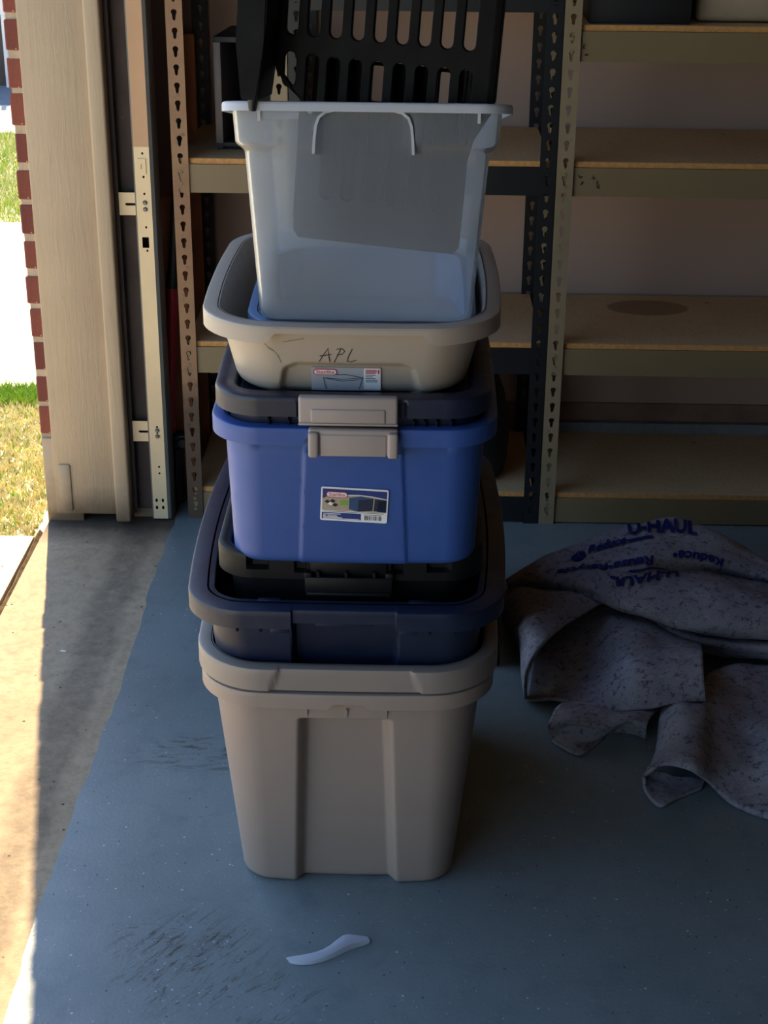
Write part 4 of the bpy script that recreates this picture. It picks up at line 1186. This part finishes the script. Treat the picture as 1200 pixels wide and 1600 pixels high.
def print_on(me, u0, v0, su, sv, ang, name='lettering', curve=0.0):
    """wrap a flat print mesh (XZ plane, metres) onto sheet A around parameter (u0, v0)"""
    bm = bmesh.new()
    bm.from_mesh(me)
    for lim, cuts in ((0.012, 3), (0.005, 2)):
        bmesh.ops.subdivide_edges(bm, edges=[e for e in bm.edges if e.calc_length() > lim], cuts=cuts, use_grid_fill=True)
    bmesh.ops.triangulate(bm, faces=bm.faces[:])
    rows = ROWS['A']
    ca, sa = math.cos(ang), math.sin(ang)
    for v in bm.verts:
        x, z = v.co.x, v.co.z
        x, z = ca * x - sa * z, sa * x + ca * z
        u = min(max(u0 + x * su, 0), len(rows[0]) - 1.001)
        w = min(max(v0 - z * sv + curve * x * x, 0), len(rows) - 1.001)
        p = sheet_eval(rows, u, w)
        du = sheet_eval(rows, min(u + 0.02, len(rows[0]) - 1.0), w) - p
        dv = sheet_eval(rows, u, min(w + 0.02, len(rows) - 1.0)) - p
        nn = dv.cross(du)
        nn = nn.normalized() if nn.length > 1e-9 else Vector((0, 0, 1))
        if nn.z < 0: nn = -nn
        q = mnoise.noise(p * 9) * 0.010 + mnoise.noise(p * 24) * 0.004
        v.co = p + Vector((0, 0, q + 0.004)) + nn * 0.0072 - ORG
    o = link(name, bm_mesh(bm, name, recalc=False), MAT['felt_print'], bl)
    bpy.data.meshes.remove(me)
    return o
def bar_mesh(w, h):
    return plate('print_bar', [(-w / 2, -h / 2), (w / 2, -h / 2), (w / 2, h / 2), (-w / 2, h / 2)], [], 0.0004)
def disc_mesh(r):
    return plate('print_disc', [(r * math.cos(2 * math.pi * k / 24), r * math.sin(2 * math.pi * k / 24)) for k in range(24)],
                 [[(a * r, b * r) for a, b in ((-0.06, 0.1), (0.06, 0.1), (0.06, 0.8), (-0.06, 0.8))], [(a * r, b * r) for a, b in ((0.05, 0.0), (0.72, -0.42), (0.66, -0.52), (0.0, -0.1))], [(a * r, b * r) for a, b in ((-0.05, -0.12), (-0.68, -0.5), (-0.74, -0.40), (-0.1, 0.0))]], 0.0004)

# upright print along the ridge
print_on(text_mesh('U-HAUL', 0.042, bold=0.0016), 3.62, 1.50, 10.0, 20, R(0))
print_on(bar_mesh(0.055, 0.006), 3.15, 2.05, 10.0, 22, R(0), 'print_bar')
print_on(text_mesh('Reduce', 0.028, shear=0.2, bold=0.0013), 2.40, 1.95, 10.0, 20, R(0))
print_on(disc_mesh(0.016), 1.78, 2.15, 10.0, 20, 0, 'print_disc')
# upside-down print on the front of the hump
print_on(text_mesh('Reuse\u2022Recycle', 0.034, shear=0.2, bold=0.0014), 2.40, 3.2, 10.5, 22, R(180))
print_on(text_mesh('Reduce\u2022', 0.034, shear=0.2, bold=0.0014), 4.45, 2.9, 10.0, 20, R(180))
print_on(disc_mesh(0.023), 5.15, 3.55, 10.0, 20, R(180), 'print_disc')
print_on(bar_mesh(0.085, 0.006), 3.30, 3.75, 10.0, 22, R(180), 'print_bar')
print_on(text_mesh('U-HAUL', 0.042, bold=0.0016), 3.25, 4.3, 10.0, 20, R(180))

# ================================================================== torn strip of clear plastic on the floor
pts = [(-0.184, 2.016, 0.004), (-0.160, 2.010, 0.006), (-0.135, 2.016, 0.008), (-0.112, 2.030, 0.010), (-0.092, 2.045, 0.014), (-0.078, 2.056, 0.012), (-0.050, 2.068, 0.008)]
wid = [0.004, 0.014, 0.014, 0.013, 0.030, 0.016, 0.005]
bm = bmesh.new()
rows_ = []
for (x, y, z), w in zip(pts, wid):
    rows_.append([bm.verts.new((x, y - 0.002, 0.001)), bm.verts.new((x, y, z)), bm.verts.new((x - 0.004, y + w * 0.55, z + 0.003)), bm.verts.new((x - 0.006, y + w, 0.006 + z * 0.7))])
for a, b in zip(rows_, rows_[1:]):
    for k in range(3): bm.faces.new((a[k], a[k + 1], b[k + 1], b[k]))
me = bm_mesh(bm, 'plastic_scrap')
o = tag(link('plastic_scrap', me, MAT['milky'], smooth=50), 'torn curved strip of clear plastic lying on the floor', 'plastic scrap')
s_ = o.modifiers.new('thickness', 'SOLIDIFY'); s_.thickness = 0.0009
ss = o.modifiers.new('smooth', 'SUBSURF'); ss.levels = 1; ss.render_levels = 1
# small pale chip of paint on the threshold
tag(link('paint_chip', box_mesh('paint_chip', -0.007, 0.007, -0.0025, 0.0025, 0, 0.002, bev=0.0008), MAT['white_paint'], loc=(-0.752, 3.02, -0.004), rot=(0, 0, R(-12))), 'small white paint chip on the bare concrete strip', 'paint chip')

# far background: low fence with a white drainpipe
t = thing('garden_fence', (0, 10.45, 0), label='dark wooden fence far beyond the lawn', cat='fence')
for k in range(22):
    box('fence_board', (-6.0 + k * 0.2, -5.81 + k * 0.2, 0, 0.03, -0.02, 0.85), MAT['fence'], t, bev=0.004)
for z in (0.2, 0.65): box('fence_rail', (-6.0, -1.6, 0.03, 0.07, z, z + 0.07), MAT['fence'], t)
t = thing('drain_pipe', (-2.632, 10.40, -0.015), label='white pipe standing against the far fence', cat='pipe')
tube('pipe_tube', [(0, 0, 0.0), (0, 0, 0.95)], 0.017, MAT['white_paint'], t)
tube('pipe_collar', [(0, 0, 0.45), (0, 0, 0.52)], 0.022, MAT['white_paint'], t)
